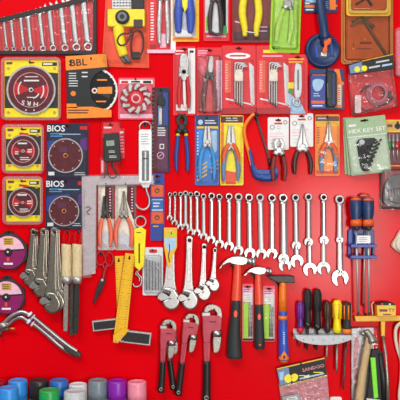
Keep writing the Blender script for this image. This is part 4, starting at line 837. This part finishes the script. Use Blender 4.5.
for (xa, ya, xb, yb, r, sh, H), o_, mm in zip(ROW, ords, SHADE):
    t = T('combination_wrench', 'chrome combination wrench, %s from left in the graded wall row' % o_, 'wrench', xa, ya, 'graded row of combination wrenches', d=3)
    combo(t, xa, ya, xb, yb, r, sh, H, mm, 3)
    hook(xa, ya+.3, 4.2, 'the %s wrench of the graded row' % o_.split(',')[0])
pn = ['above the narrow black hammer head', 'fourth pair from the right end', 'third pair from the right end', 'second pair from the right end', 'pair nearest the navy screwdrivers']
pn2 = ['ends above the black hammer head', 'directly above the purple screwdriver', 'above the two black screwdrivers', 'above the brown screwdriver', 'last and largest, next to the navy screwdrivers']
for (xa, ya, xb, yb, r, sh, H, xc, yc, Hc), a_, b_, mm in zip(PAIRS, pn, pn2, ('satin', 'chrome', 'chrome', 'satin', 'chrome')):
    t = T('combination_wrench', 'long combination wrench behind a shorter one, '+b_, 'wrench', xa, ya, 'graded row of combination wrenches', d=2.5)
    combo(t, xa, ya+.6, xc, yc, r*1.05, sh*1.15, Hc, mm, 2.4, -10)
    if Hc > 8:
        g = G('ink'); g.text('75', xc+.3, yc-12.9, 4.6, 4.3, 6, 1.2); t.part('marking', g)
    t = T('combination_wrench', 'shorter combination wrench before a longer one, '+b_, 'wrench', xa, ya, 'graded row of combination wrenches', d=4.6)
    combo(t, xa, ya, xb, yb, r, sh, H, 'satin' if mm == 'chrome' else 'chrome', 4.8)
    hook(xa, ya+.3, 6, 'the wrench pair '+b_)

# ================================================================== chrome adjustable wrenches, pipe wrenches
def adjw(x, y, hx, hy, w_, S, label, hk):
    dz = 4 if S > 4.6 or 3.2 < S < 4 else 7.4
    t = T('adjustable_wrench', label, 'wrench', x, y, 'chrome adjustable wrenches in a row', d=dz)
    adjustable(t, x, y, hx, hy, w_, S, 'chrome', dz, 2.4); hook(x, y, dz+2, hk); return t
t = adjw(171.3, 234, 169.4, 289, 9.4, 5.0, 'largest chrome adjustable wrench with a yellow hang tag on its handle', 'the largest chrome adjustable wrench')
g = G('gold'); g.plate([(164, 227.5), (177, 227.5), (177, 247), (172, 258), (170, 268), (167.5, 266), (164, 246)], 6.2, 6.6, .1, [circ(170.5, 230.5, 1.4, 10)]); g.m('pale_blue').quad([(164.6, 238), (176.4, 238), (176, 247), (170, 252), (165, 246)], 6.72); g.m('lime').lines(165.5, 234, 176, 1, 2, 6.72, 2, 0); g.m('ink').plate(ribbon([(169.5, 244), (169.8, 250), (168.5, 255), (169.5, 262)], .9), 6.6, 6.8, 0); t.part('hang_tag', g)
adjw(189.4, 240.5, 188.3, 290.5, 7.4, 4.5, 'second largest chrome adjustable wrench, right of the tagged one', 'the second largest chrome adjustable wrench')
adjw(204.2, 247, 202.8, 285, 5.8, 3.7, 'third largest chrome adjustable wrench in the row', 'the third largest chrome adjustable wrench')
adjw(215, 250.5, 213.2, 278.5, 4.6, 3.0, 'smallest chrome adjustable wrench beside the big claw hammer', 'the smallest chrome adjustable wrench')

def pipew(label, hx, hy, S, lean, L, gl, hk, d=5, group='red pipe wrenches', gm='black'):
    """hx, hy = top left corner of the red housing; handle runs down L px with black grip of length gl"""
    t = T('pipe_wrench', label, 'wrench', hx, hy-6, group, lean, d)
    k = lambda pts: [(hx+px*S, hy+py*S) for px, py in pts]
    g = G('wrench_red'); g.plate(k([(0, 0), (8.5, -.5), (15.5, .2), (17, 2.5), (16.6, 12.5), (14, 13.6), (8.5, 13.6), (7.2, 16.5), (6.6, 24), (0.8, 24), (0, 14)]), d-2.4, d+2.6, .9); t.part('housing', g)
    g = G('wrench_red'); hl = L-gl
    g.plate([(hx+.8*S, hy+22*S), (hx+6.6*S, hy+22*S), (hx+6.3*S, hy+hl), (hx+1.2*S, hy+hl)], d-2, d+2, .8); g.plate([(hx+2.6*S, hy+14*S), (hx+5*S, hy+14*S), (hx+4.6*S, hy+hl), (hx+3*S, hy+hl)], d+1.8, d+2.7, .5); t.part('handle', g)
    g = G(gm); pts = spl([(hx+3.7*S, hy+hl-2, d), (hx+3.7*S, hy+hl+gl*.4, d), (hx+3.4*S, hy+L-5, d), (hx+3.4*S, hy+L, d)], 4); g.tube(pts, [3.4*S]*4+[3.5*S]*4+[3.9*S]*3+[3.6*S, 2.4*S], 12, .8); gp = t.part('grip', g)
    g = G('dull_steel'); g.ringlathe(hx+3.4*S, hy+L-4, [(1.3*S, d+2.6*S), (1.3*S, d+3.3*S), (2.1*S, d+3.3*S), (2.1*S, d+2.6*S)], 14); t.part('hanging_eye', g, gp)
    g = G('dull_steel'); g.plate(spl(k([(1, -4), (3.5, -8.6), (9, -10), (14.5, -8), (17, -3.5), (17, 3), (12.6, 3), (12.6, -2), (10.5, -4.4), (7.5, -4.8), (5, -3.2), (3.8, -2.2)]), 3, True), d-1.8, d+1.9, .8); t.part('hook_jaw', g)
    g = G('satin'); g.plate(k([(-.6, -2.6), (6.6, -2.9), (7, .5), (-.3, .9)]), d-1.9, d+2.1, .4); t.part('heel_jaw', g)
    g = G('dull_steel'); g.plate(spl(k([(9.6, 18), (16, 18), (16, 25), (14.6, 31), (11.5, 33), (9.4, 31)]), 3, True), d-1.6, d+1.7, .7); t.part('jaw_shank', g)
    g = G('steel'); g.tube([(hx+12.8*S, hy+13.2*S, d), (hx+12.8*S, hy+18.6*S, d)], 4.3*S, 14, .75)
    for i in range(4): g.tube([(hx+(12.8+4.2*c)*S, hy+(14+i*1.2)*S, d+2.4*S) for c in (-.8, .8)], .35*S, 5)
    t.part('adjusting_nut', g)
    g = G('dark_brown'); g.lines(hx+6*S, hy+4.6*S, hx+12*S, 1, 2, d+2.7, 1.2*S, 0); t.part('casting_mark', g)
    if hk: hook(hx+10.5*S, hy-4.6*S, d+3, hk)
pipew('small red pipe wrench tucked behind the leftmost one, grip angled right', 161.5, 329, .8, -8, 62, 30, None, 3)
pipew('leftmost small red pipe wrench with straight black grip', 161, 328, .9, 2.5, 64, 30, 'the leftmost red pipe wrench', 8.5)
pipew('middle red pipe wrench with slim black grip leaning slightly', 184.2, 321.5, .9, 6.5, 74, 32, 'the middle red pipe wrench', 6)
pipew('largest red pipe wrench, right of the other pipe wrenches', 202.6, 315.5, 1.12, 0, 85, 38, 'the largest red pipe wrench', 6)

# ================================================================== hammers
def claw(label, head, neck, hp, gp, emb, hk, hm='tomato'):
    t = T('claw_hammer', label, 'hammer', hp[0][0], hp[0][1], 'claw hammers with red and black handles', d=6)
    g = G('chrome'); g.plate(head, 2.5, 8.5, 1.1); hd = t.part('head', g)
    g = G('chrome'); g.tube([(neck[0], neck[1], 5.5), (neck[2], neck[3], 5.5), (neck[4], neck[5], 5.5)], [2.2*neck[6], 3.2*neck[6], 4.2*neck[6]], 14); g.tube([(neck[4], neck[5], 5.5), (neck[4]+3.5*neck[6], neck[5]+.8*neck[6], 5.5)], 4.2*neck[6], 14); t.part('face', g, hd)
    g = G(hm); a = spl(hp, 4); g.tube([(x, y, 5.5) for x, y, r in a], [r for x, y, r in a], 14, .75); t.part('handle', g)
    g = G('rubber'); a = spl(gp, 4); g.tube([(x, y, 5.5) for x, y, r in a], [r for x, y, r in a], 14, .78); gr = t.part('grip', g)
    g = G('tomato')
    for x, y, w_, h_ in emb: g.plate(circ(x, y, w_, 14, h_), 8.2, 5.5+.78*5.0+1.2, .2)
    t.part('emblem', g, gr)
    if hk: hook(*hk)
claw('large claw hammer with orange-red shaft and wide black grip', spl([(218.8, 269.5), (223, 262.5), (230, 257.6), (238, 256), (246, 257.2), (248, 259.5), (246.5, 264), (241, 265.5), (233.5, 264.5), (229, 263), (224, 265.2)], 3, True), (246, 261, 249, 261.2, 251.5, 261.5, 1.0),
     [(237.6, 263, 4.0), (237.5, 275, 4.2), (236.6, 290, 4.5), (236, 303, 4.6)], [(236.2, 300, 4.6), (235.8, 312, 4.9), (234.6, 330, 6), (234.4, 346, 7.2), (234.6, 355, 7.9), (234.6, 357.5, 7.2)], [(235.4, 313, 1.9, 3.6), (233.6, 351.5, 2.1, 1.8)], (233, 266.5, 9, 'the large claw hammer'))
claw('smaller claw hammer with orange-red shaft between two green drill packs', spl([(243.6, 276.5), (247.5, 270.8), (253, 267.6), (259, 266.6), (265.5, 267.8), (266.5, 270), (265, 273.6), (260, 275), (255, 274.2), (251, 272.6), (247, 274)], 3, True), (264, 270.6, 267, 271, 269, 271.3, .78),
     [(258.2, 274, 3.4), (258.4, 285, 3.6), (258.9, 297, 3.9), (259, 307, 4.0)], [(259, 304, 4.0), (259.2, 318, 4.4), (259.4, 333, 5.0), (259.6, 345, 5.2), (259.7, 348.5, 4.4)], [(258.9, 316, 1.6, 3.2), (259.6, 343.6, 1.1, 1.0)], (254, 275.5, 9, 'the smaller claw hammer'))
t = T('machinist_hammer', 'black headed hammer with orange and blue handle', 'hammer', 283, 277, d=6)
g = G('gunmetal'); g.plate([(267, 276), (275, 275.6), (288, 275.3), (294.3, 276.2), (294.3, 282.8), (287, 282.6), (277.5, 282.6), (273, 280.5)], 2.5, 8.5, .8); t.part('head', g)
g = G('orange'); g.tube([(282.8, 280, 5.5), (282.8, 284, 5.5), (282.8, 297, 5.5), (282.9, 313, 5.5)], [3.6, 3.7, 3.7, 4.0], 14, .75); t.part('handle', g)
g = G('ultramarine'); g.tube(spl([(282.9, 311, 5.5), (283, 318, 5.5), (283.1, 330, 5.5), (283.6, 345, 5.5), (283.8, 356, 5.5), (283.8, 360, 5.5)], 4), [4.1]*4+[4.2]*4+[4.6]*4+[5.0]*4+[5.1]*4+[4.2], 14, .78); gr = t.part('grip', g)
g = G('orange'); g.tube([(283, 315.6, 5.5), (283, 319.4, 5.5)], 4.5, 14, .8); t.part('band', g, gr); g = G('orange'); g.tube([(283.8, 354.5, 5.5), (283.8, 358, 5.5), (283.8, 361.8, 5.5)], [4.9, 5.3, 3.9], 14, .8); g.plate([(280.3, 355), (283.8, 349.5), (287.2, 355)], 8.8, 9.6, .2); t.part('band', g, gr)
g = G('ink'); g.plate(circ(283.8, 355.8, 1, 10, 2), 9.5, 9.9, .1); g.m('pale_blue')
for i in range(7): g.rect(282.7, 331+i*2.1, 284.4, 332.3+i*2.1, 9.2)
t.part('lettering', g, gr)
hook(279, 284, 9, 'the black headed hammer')

def drillpack(label, x0, y0, x1, y1, hk):
    def pr(g, d):
        g.m('pale_pink').rect(x0+.8, y0+4, x1-.8, y0+9, d); g.m('purple').lines(x0+1.6, y0+5.2, x1-2, 2, 2, d+.1, .9); g.m('paper').rect(x0+.8, y0+9, x1-.8, y0+18, d); g.m('light_grey').lines(x0+2, y0+11, x1-2, 3, 2.2, d+.1, .8)
        g.m('lime').quad([(x0+.8, y0+19), (x0+6.5, y0+18), (x0+6, y1-3), (x0+.8, y1-3)], d+.05); g.m('pale_grey').rect(x0+6.5, y0+18, x1-.8, y1-2, d); g.m('ink').rect(x0+.8, y1-3, x1-.8, y1-1, d+.1)
    t = pack('drill_bit_pack', label, 'tool pack', x0, y0, x1, y1, 'pink_card', 0, .8, dome=(x0+.8, y0+4, x1-.8, y1-.8), dd=3, prints=pr, hk=hk, group='lime green drill bit packs')
    for i in range(2):
        g = G('satin'); x = x0+7.6+i*2.2; g.tube([(x, y0+18+i*3, 2.8), (x-.6, y1-5, 2.8)], .75, 6)
        for q in range(6): g.m('mid_grey'); g.tube([(x-.7-.02*q, y0+24+q*4.5, 3.4), (x+.5-.02*q, y0+26+q*4.5, 3.4)], .28, 4)
        t.part('drill_bit', g)
drillpack('lime green drill bit pack between the two claw hammers', 242.2, 284, 253.6, 341.5, 'the left lime drill bit pack')
drillpack('lime green drill bit pack left of black headed hammer', 263, 286, 275.4, 341.8, 'the right lime drill bit pack')

# ================================================================== screwdriver rack and its screwdrivers
t = T('screwdriver_rack', 'grey metal screwdriver rack with a curved lower edge', 'rack', 322, 336, d=8)
g = G('light_grey'); g.plate(spl([(294.6, 331.8), (298, 334), (322, 335), (350, 334.6)], 3)+spl([(350.2, 338.6), (338, 342.6), (322, 344), (308, 342.6), (298, 339.4), (294.5, 335)], 3), 13, 14, .3); t.part('front_plate', g)
HO = [(299.6, 335), (307.3, 335), (317.2, 335), (327.2, 335), (337, 335), (346.8, 335)]
g = G('light_grey'); b = 0
q = [(294.5, .6), (350, .6), (350, 13.6), (294.5, 13.6)]
A = g.V([(x, 334.6, d) for x, d in q]); B = g.V([(x, 335.6, d) for x, d in q])
for f in ((A[0], A[1], A[2], A[3]), (B[3], B[2], B[1], B[0])): g.F(f)
for i in range(4): g.F((A[i], A[(i+1) % 4], B[(i+1) % 4], B[i]))
t.part('shelf', g)
g = G('light_grey'); g.plate([(294.5, 330), (350, 330), (350, 340), (294.5, 340)], .1, .8, .1); t.part('back_plate', g)
g = G('mid_grey')
for x in (303, 312, 322, 332, 342): g.plate(circ(x, 338.6, .6, 8), 13.9, 14.2, .1)
t.part('screw', g)
def driver(label, x, y0, yc, y1, r, hm, sm, tipx=None, collar=None, stripes=None, sr=.9, dd=7):
    t = T('screwdriver', label, 'screwdriver', x, y0, 'screwdrivers standing in the grey rack', d=dd)
    H = yc-y0; pr_ = [(0, .55), (.04, .85), (.15, 1), (.45, .95), (.62, .82), (.75, .86), (.9, .98), (1, .7)]
    g = G(hm); g.tube([(x, y0+H*u, dd) for u, _ in pr_], [r*v for _, v in pr_], 14); h = t.part('handle', g)
    g = G(stripes or hm)
    for i in range(6):
        a = 2*math.pi*i/6+.3; g.tube([(x+r*.9*math.cos(a), y0+H*.1, dd+r*.9*math.sin(a)), (x+r*.88*math.cos(a), y0+H*.56, dd+r*.88*math.sin(a))], r*.2, 5)
    t.part('grip_ridge', g, h)
    if collar: g = G(collar); g.tube([(x, yc-H*.12, dd), (x, yc, dd), (x, yc+1.6, dd)], [r*1.0, r*1.02, r*.6], 14); t.part('collar', g, h)
    tx = tipx if tipx is not None else x
    g = G(sm); g.tube([(x, yc, dd), (tx, y1-3, dd), (tx, y1, dd)], [sr, sr, sr*.45], 8); t.part('shaft', g)
driver('translucent purple handled screwdriver at the left end of the rack', 300.3, 301.5, 331, 347, 3.5, 'violet', 'dark_steel', 299.2, 'red', 'purple')
driver('black screwdriver, second from left in the grey rack', 307.8, 289, 326, 349, 3.7, 'ink', 'ink', 307, 'black_gloss', 'rubber', 1.3)
driver('black screwdriver, third from left in the grey rack', 317.4, 289, 328, 350, 3.9, 'ink', 'ink', 316.6, 'black_gloss', 'rubber', 1.3)
driver('dark brown handled screwdriver in the grey rack', 327.4, 301, 332, 359, 3.6, 'dark_brown', 'dull_steel', 326.6, None, 'brown')
driver('bright yellow handled screwdriver in the grey rack', 337.1, 300, 332.5, 371, 4.4, 'yellow', 'dull_steel', 336.6, None, 'gold', 1.2)
driver('black and orange handled screwdriver at the right end of the rack', 346.9, 302, 332, 389, 4.5, 'rubber', 'dark_steel', 343.2, 'orange', 'orange', 1.1)

# navy screwdrivers in blue holder
t = T('screwdriver_holder', 'blue plastic holder with white label gripping the navy screwdrivers', 'rack', 362, 228, d=5)
g = G('cobalt'); g.plate([(348.5, 231), (352, 227.5), (356.8, 229), (366, 229), (370, 227.5), (374.5, 231), (374.8, 257), (372, 259), (350, 259), (348, 256)], 1.2, 4.2, .6, [rr(351, 246, 355, 255, .6), rr(358.6, 246, 365.5, 255, .6), rr(369, 246, 372.4, 255, .6)]); t.part('frame', g)
for y in (243.6, 254.5):
    g = G('cobalt'); g.plate(rr(349, y, 374.5, y+3, .8), 15.6, 16.6, .2)
    for x in (349, 360.5, 372.5): g.box(x, y+.2, x+2, y+2.8, 3.8, 16, .2)
    t.part('strap', g)
g = G('white'); g.plate(rr(355, 235, 368, 242.6, .6), 16, 16.5, .1); g.m('grey').lines(356.5, 236.8, 366, 3, 1.7, 16.65, .7); t.part('label', g)
g = G('cobalt'); g.box(360.5, 236, 365, 242, 7, 16, .2); t.part('label_post', g)
def bigdriver(label, x, y0, yc, y1, tipx, d):
    t = T('screwdriver', label, 'screwdriver', x, y0, 'large navy and orange screwdrivers', d=d)
    H = yc-y0; pr_ = [(0, .5), (.03, .8), (.1, .92), (.3, 1), (.55, .93), (.75, .72), (.82, .7), (.92, .86), (1, .82)]
    g = G('navy'); g.tube([(x+(tipx-x)*.12*u, y0+H*u, d) for u, _ in pr_], [6.2*v for _, v in pr_], 16, .68); h = t.part('handle', g)
    g = G('deep_orange'); g.tube([(x, y0-.4, d), (x, y0+1.2, d), (x, y0+3.2, d)], [2.6, 5.0, 5.7], 16, .72); t.part('orange_trim', g, h); g = G('deep_orange'); g.tube([(x, yc-8, d), (x+.2, yc-5, d), (x+.3, yc-1.5, d)], [5.0, 5.6, 5.5], 16, .74)
    t.part('orange_trim', g, h)
    g = G('dark_steel'); g.tube([(x+.3, yc-1, d), (x+.5, yc+2.6, d)], [3.8, 2.4], 12); t.part('collar', g)
    g = G('satin'); g.tube([(x+.5, yc+2, d), (tipx, y1-3, d)], 1.1, 8); g.m('gunmetal'); g.tube([(tipx, y1-3.4, d), (tipx, y1-.8, d), (tipx, y1, d)], [1.2, 1.0, .5], 8); t.part('shaft', g)
bigdriver('navy screwdriver with orange cap behind the front two, raised highest', 364.5, 193.5, 224, 306, 363.5, 5.8)
bigdriver('left front navy and orange screwdriver in the blue holder', 356, 197, 227, 313.5, 358, 14)
bigdriver('right front navy and orange screwdriver in the blue holder', 368, 197.5, 227, 313.5, 369, 14)

# yellow bar tool and its box
t = T('bar_tool', 'yellow bar tool with hanging steel rod at the right edge', 'tool', 383, 319, d=5)
g = G('gold'); g.plate([(354.5, 316), (403, 315.4), (403, 320.7), (355.5, 321.5)], 3, 7, .8); t.part('beam', g)
g = G('gold'); g.plate([(380.5, 319), (385, 319), (384.6, 336), (381.2, 336)], 3.4, 6.4, .4); t.part('stem', g)
g = G('dull_steel'); g.tube([(382.8, 335, 5), (384.2, 352, 11), (385.4, 378, 13.6), (386, 405, 13.8)], 1.4, 8); t.part('rod', g)
g = G('bright_silver'); g.tube(spl([(373, 316, 5), (372, 308, 5), (372, 304, 5), (374, 302.5, 5)], 4), .7, 6); t.part('wire_clip', g)
hook(366, 315, 5, 'the yellow bar tool')
t = T('tape_box', 'yellow block with black round top resting on the yellow bar', 'tape measure', 384.5, 310, d=7)
g = G('gold'); g.plate([(375.6, 304.5), (394.4, 304.5), (394.6, 315.3), (375.8, 315.7)], 3, 13, .8); t.part('case', g)
g = G('ink'); g.plate(circ(385, 304.6, 9.3, 24, 3.0), 5, 12.6, .6); t.part('top', g)
g = G('brown'); g.text('TY', 390, 309.6, 3.2, 13.1, 0, 1.1); g.lines(378, 308.4, 386, 1, 2, 13.1, 2.4, 0); g.m('maroon_card').rect(381.5, 313, 389.5, 314.2, 13.1); g.m('lime').rect(382, 305.8, 394, 306.8, 13.1); t.part('print', g)
g = G('red'); g.box(380, 302.6, 382, 304.2, 12.4, 12.9, .1); g.m('paper').box(387.5, 302.8, 389.4, 304.4, 12.4, 12.9, .1); t.part('top_print', g)

# mallet block and cord at the right edge
t = T('mitten', 'cream cloth glove cut off at the right edge above the cord', 'glove', 402, 232, d=5)
g = G('cotton'); g.plate(spl([(391.8, 245), (396, 237.5), (401, 229.5), (412, 224), (424, 232), (424, 256), (410, 257), (401, 253.5), (394, 249)], 4, True), 1, 8, 2.6); t.part('palm', g)
g = G('cotton'); g.tube(spl([(403, 252, 6), (397.5, 246, 8.5), (398, 241, 8.8), (404, 236, 8)], 4), [2.6]*5+[2.4]*5+[2.0]*3, 8, .8); t.part('thumb', g)
hook(412, 226, 5, 'the cream glove')
t = T('cord_coil', 'pale cream cord looped down the right edge', 'cord', 400, 318, d=5)
g = G('cotton'); g.tube(spl([(412, 316, 10), (404.5, 320, 10), (396.5, 326, 7), (395.6, 338, 5), (398, 350, 5), (401.5, 362, 5), (401, 380, 5), (399.5, 398, 5), (404, 420, 5), (416, 400, 5), (418, 350, 6), (414, 322, 10)], 6), 1.7, 8); t.part('loop', g)
g = G('cotton'); g.tube(spl([(412, 318, 12), (402, 325, 11), (399.6, 345, 9), (404, 375, 8), (406, 415, 8), (414, 420, 7), (417, 360, 7)], 6), 1.6, 8); t.part('loop', g)
hook(412, 317, 6, 'the cream cord')

# lower right clear bag, wooden hammer, lime handled tool
t = T('clear_bag', 'long crinkled clear plastic bag hanging behind the wooden handled hammer', 'bag', 365, 330, d=4)
g = G('pale_grey'); g.plate([(352, 329), (374, 328), (376, 420), (352, 420)], 1, 1.5, .1); t.part('insert', g)
g = G('crinkle'); g.dome([(350.8, 327), (379.5, 327), (383, 420), (351, 420)], .6, 5, 3); t.part('sleeve', g)
g = G('rose_bag'); g.plate(spl([(357, 335), (360, 348), (357, 365), (360, 392), (355, 385), (354, 350)], 3, True), 1.6, 2, .1); t.part('wrapper', g)
t = T('ball_hammer', 'ball peen hammer with pale wooden handle in front of the clear bag', 'hammer', 369, 334, d=10)
g = G('dull_steel'); g.tube([(364, 331.5, 9.6), (367, 332, 9.8), (370, 335.5, 10.4), (371.5, 339.5, 11), (372.2, 343, 11.6)], [1.6, 3.4, 3.4, 4.4, 4.2], 14); g.tube([(361.5, 334.5, 9), (364.5, 333, 9.5)], [2.2, 2.8], 10); t.part('head', g)
g = G('wood'); g.tube(spl([(369.5, 338, 10), (366.5, 352, 10), (363, 372, 10), (360.5, 390, 10), (358, 415, 10)], 4), [3.4]*4+[3.6]*4+[3.9]*4+[4.3]*5, 14, .8); t.part('handle', g)
t = T('plastic_handled_tool', 'black handled tool with a lime green strip beside the wooden hammer', 'tool', 376, 352, d=8)
g = G('ink'); g.plate(spl([(371, 352), (374, 349.5), (380, 350), (383, 356), (385.5, 380), (387, 420), (366, 420), (368.5, 380)], 3, True), 6, 10, .9); t.part('body', g)
g = G('bright_lime'); g.plate([(369.8, 357), (374.8, 357), (377.6, 396.5), (373.3, 397.3)], 9.6, 11.4, .4); t.part('strip', g)
g = G('black'); g.tube([(380, 353, 10), (383, 380, 10), (384.6, 415, 10)], [2.6, 3, 3], 10, .8); t.part('spine', g)
g = G('satin'); g.plate([(366, 397), (380, 398.5), (380, 420), (364, 420)], 10, 10.8, .3); t.part('buckle', g)

# glove bag bottom right
t = T('glove_bag', 'pink crinkled bag with black glove printed header card at the bottom', 'bag', 300, 364, d=4)
g = G('ink'); g.plate([(276.5, 367.6), (324, 356.8), (326.8, 375.4), (280.5, 387)], 5.2, 6, .1); t.part('header_card', g)
g = G('gold'); g.quad([(276.7, 368), (324, 357.2), (324.2, 358.4), (276.9, 369.2)], 6.12); g.quad([(280.3, 385.8), (326.6, 374.2), (326.8, 375.3), (280.5, 386.9)], 6.12)
g.m('steel_blue').quad([(277, 369.5), (288.5, 367), (290.5, 383), (280.2, 385.6)], 6.14); g.m('pale_blue').quad([(279, 372), (284, 371), (283, 379), (280, 380)], 6.18)
g.m('yellow'); g.plate(spl([(284.5, 376), (288, 373.6), (291, 375.5), (291.5, 380), (287.5, 382.3), (284.6, 380)], 3, True), 6.1, 6.3, 0); g.plate(spl([(291, 375), (294.5, 373), (298, 375.2), (296.5, 379.5), (293, 381), (291.4, 379)], 3, True), 6.1, 6.3, 0)
g.m('rose_bag').text('SANDOO', 313, 367.5, 3.2, 6.2, -13.5, 1.15); g.m('yellow').lines(299, 374.6, 305, 1, 2, 6.2, .9, 0); g.lines(313, 371.4, 322, 1, 2, 6.2, .9, 0); g.m('pale_blue').quad([(299, 377.5), (323.5, 372), (323.8, 373.6), (299.3, 379)], 6.18); g.m('paper').quad([(304, 375.5), (309, 374), (309, 377), (304, 377.6)], 6.2); t.part('print', g)
g = G('rose_bag'); g.plate([(279, 384), (327, 373), (331, 420), (284, 420)], 1, 3.6, .6); t.part('contents', g)
g = G('crinkle'); g.dome([(278.5, 383), (327, 372), (332, 421), (282.5, 421)], 3.7, 6.4, 2); t.part('bag', g)
g = G('grey'); g.plate([(281.5, 396), (297, 393), (303, 399), (312, 420), (286, 420)], 6.4, 7.6, .3); g.m('pale_grey').quad([(286, 397), (296, 395), (298, 398.4), (287, 399.8)], 7.75); g.m('ink').lines(288, 397.4, 295, 1, 2, 7.85, .7, 0); t.part('tool_card', g)
hook(301, 364.5, 6.5, 'the pink glove bag')
t = T('price_card', 'white card corner peeping up at the bottom beside the pink glove bag', 'card', 336, 398, d=2)
g = G('paper'); g.plate(rr(330, 397, 342, 425, 2), .6, 1.6, .2); g.m('light_grey').lines(332, 400, 340, 4, 3, 1.7, .8); t.part('card', g)

# ================================================================== spray cans on a shelf along the foot of the wall
SHY = 438
t = T('can_shelf', 'grey metal shelf holding the spray cans below the tool wall', 'shelf', 75, SHY, d=0)
def slab(g, x0, x1, y0, y1, d0, d1):
    v = g.V([(x, y, d) for d in (d0, d1) for y in (y0, y1) for x in (x0, x1)])
    for f in ((0, 1, 3, 2), (4, 5, 7, 6), (0, 1, 5, 4), (2, 3, 7, 6), (0, 2, 6, 4), (1, 3, 7, 5)): g.F([v[i] for i in f])
g = G('shelf_metal'); slab(g, -60, 190, SHY, SHY+3, .2, 64); t.part('board', g)
g = G('shelf_metal'); slab(g, -60, 190, SHY+.2, SHY+8, 64, 65.5); t.part('lip', g)
for x in (-40, 60, 165):
    g = G('shelf_metal'); g.plate(ribbon([(x, SHY+3), (x+.01, SHY+40)], 3), .1, 2, .2); v = g.V([(x-1, SHY+3, 2), (x+1, SHY+3, 2), (x-1, SHY+3, 58), (x+1, SHY+3, 58), (x-1, SHY+36, 2), (x+1, SHY+36, 2)])
    for f in ((0, 2, 3, 1), (0, 1, 5, 4), (2, 4, 5, 3), (0, 4, 2), (1, 3, 5)): g.F([v[i] for i in f])
    t.part('bracket', g)
def can(label, px, top, d, capm, bodym, r=9.3, capH=20.5, bandm='paper'):
    k = (D-d)/D; x = 200+(px-200)*k; y0 = 200+(top-200)*k+1.6
    t = T('spray_can', label, 'spray can', x, SHY, 'capped spray cans along the foot of the wall', d=0)
    t.o.location = P(x, SHY, d)
    def prt(name, g, parent=None):
        g.v = [(vx, vy, vd-d) for vx, vy, vd in g.v]; return t.part(name, g, parent)
    g = G(bodym); b0 = y0+capH-1
    g.lathez(x, d, [(r*.75, b0-1), (r*.98, b0+1.5), (r*1.08, b0+4), (r*1.08, SHY-1.6), (r*1.0, SHY-.5)], 28); bd = prt('body', g)
    g = G(bandm)
    for i in range(12):
        a = math.pi*(i+.5)/12
        if i % 3 != 1: g.V([]); q = [(x+r*1.1*math.cos(a+da), yy, d+r*1.1*math.sin(a+da)) for da, yy in ((-.1, b0+6+i % 4), (.1, b0+6+i % 4), (.12, b0+11+i % 5), (-.12, b0+11+i % 5))]; g.F(g.V(q))
    prt('label_print', g, bd)
    g = G('mid_grey'); g.lathez(x, d, [(r*.9, b0-2), (r*1.04, b0-1.2), (r*1.04, b0+.2), (r*.9, b0+.6)], 28); prt('crimp_ring', g, bd)
    g = G(capm); g.lathez(x, d, [(r*1.0, y0+capH-1.5), (r*1.0, y0+capH*.6), (r*.985, y0+1.6), (r*.95, y0+.5), (r*.86, y0), (r*.80, y0+.25), (r*.78, y0+.8), (r*.3, y0+.9)], 32); prt('cap', g)
B_, F_ = 16, 40
can('spray can with a dark red cap at the far left edge', -2.8, 379, B_, 'deep_red', 'tin')
can('spray can with azure blue cap, second in the back row', 18, 378, B_, 'azure', 'tin')
can('spray can with a dark brown cap between two blue ones', 39, 378, B_, 'cap_brown', 'ink')
can('spray can with a deep blue cap in the back row', 59, 378, B_, 'mid_blue', 'tin')
can('spray can with off white cap in the back row beside grey', 78, 382, B_, 'pale_grey', 'tin', 9)
can('spray can with a slate grey cap', 97.8, 378, B_, 'cap_grey', 'disc_maroon', 9.3, 20.5, 'cream')
can('spray can with a purple cap', 117.2, 378.5, B_, 'purple', 'ink')
can('spray can with a light pink cap at the right end', 137, 379.5, B_, 'pink', 'ink')
can('spray can with azure cap, front row at bottom left corner', 8.5, 385.5, F_, 'azure', 'tin', 9.6)
can('spray can with a green cap in the front row', 49.2, 387.5, F_, 'green', 'tin', 9.6)
can('spray can with cloudy white cap in the front row', 75, 389, F_, 'light_grey', 'pale_grey', 10.6)
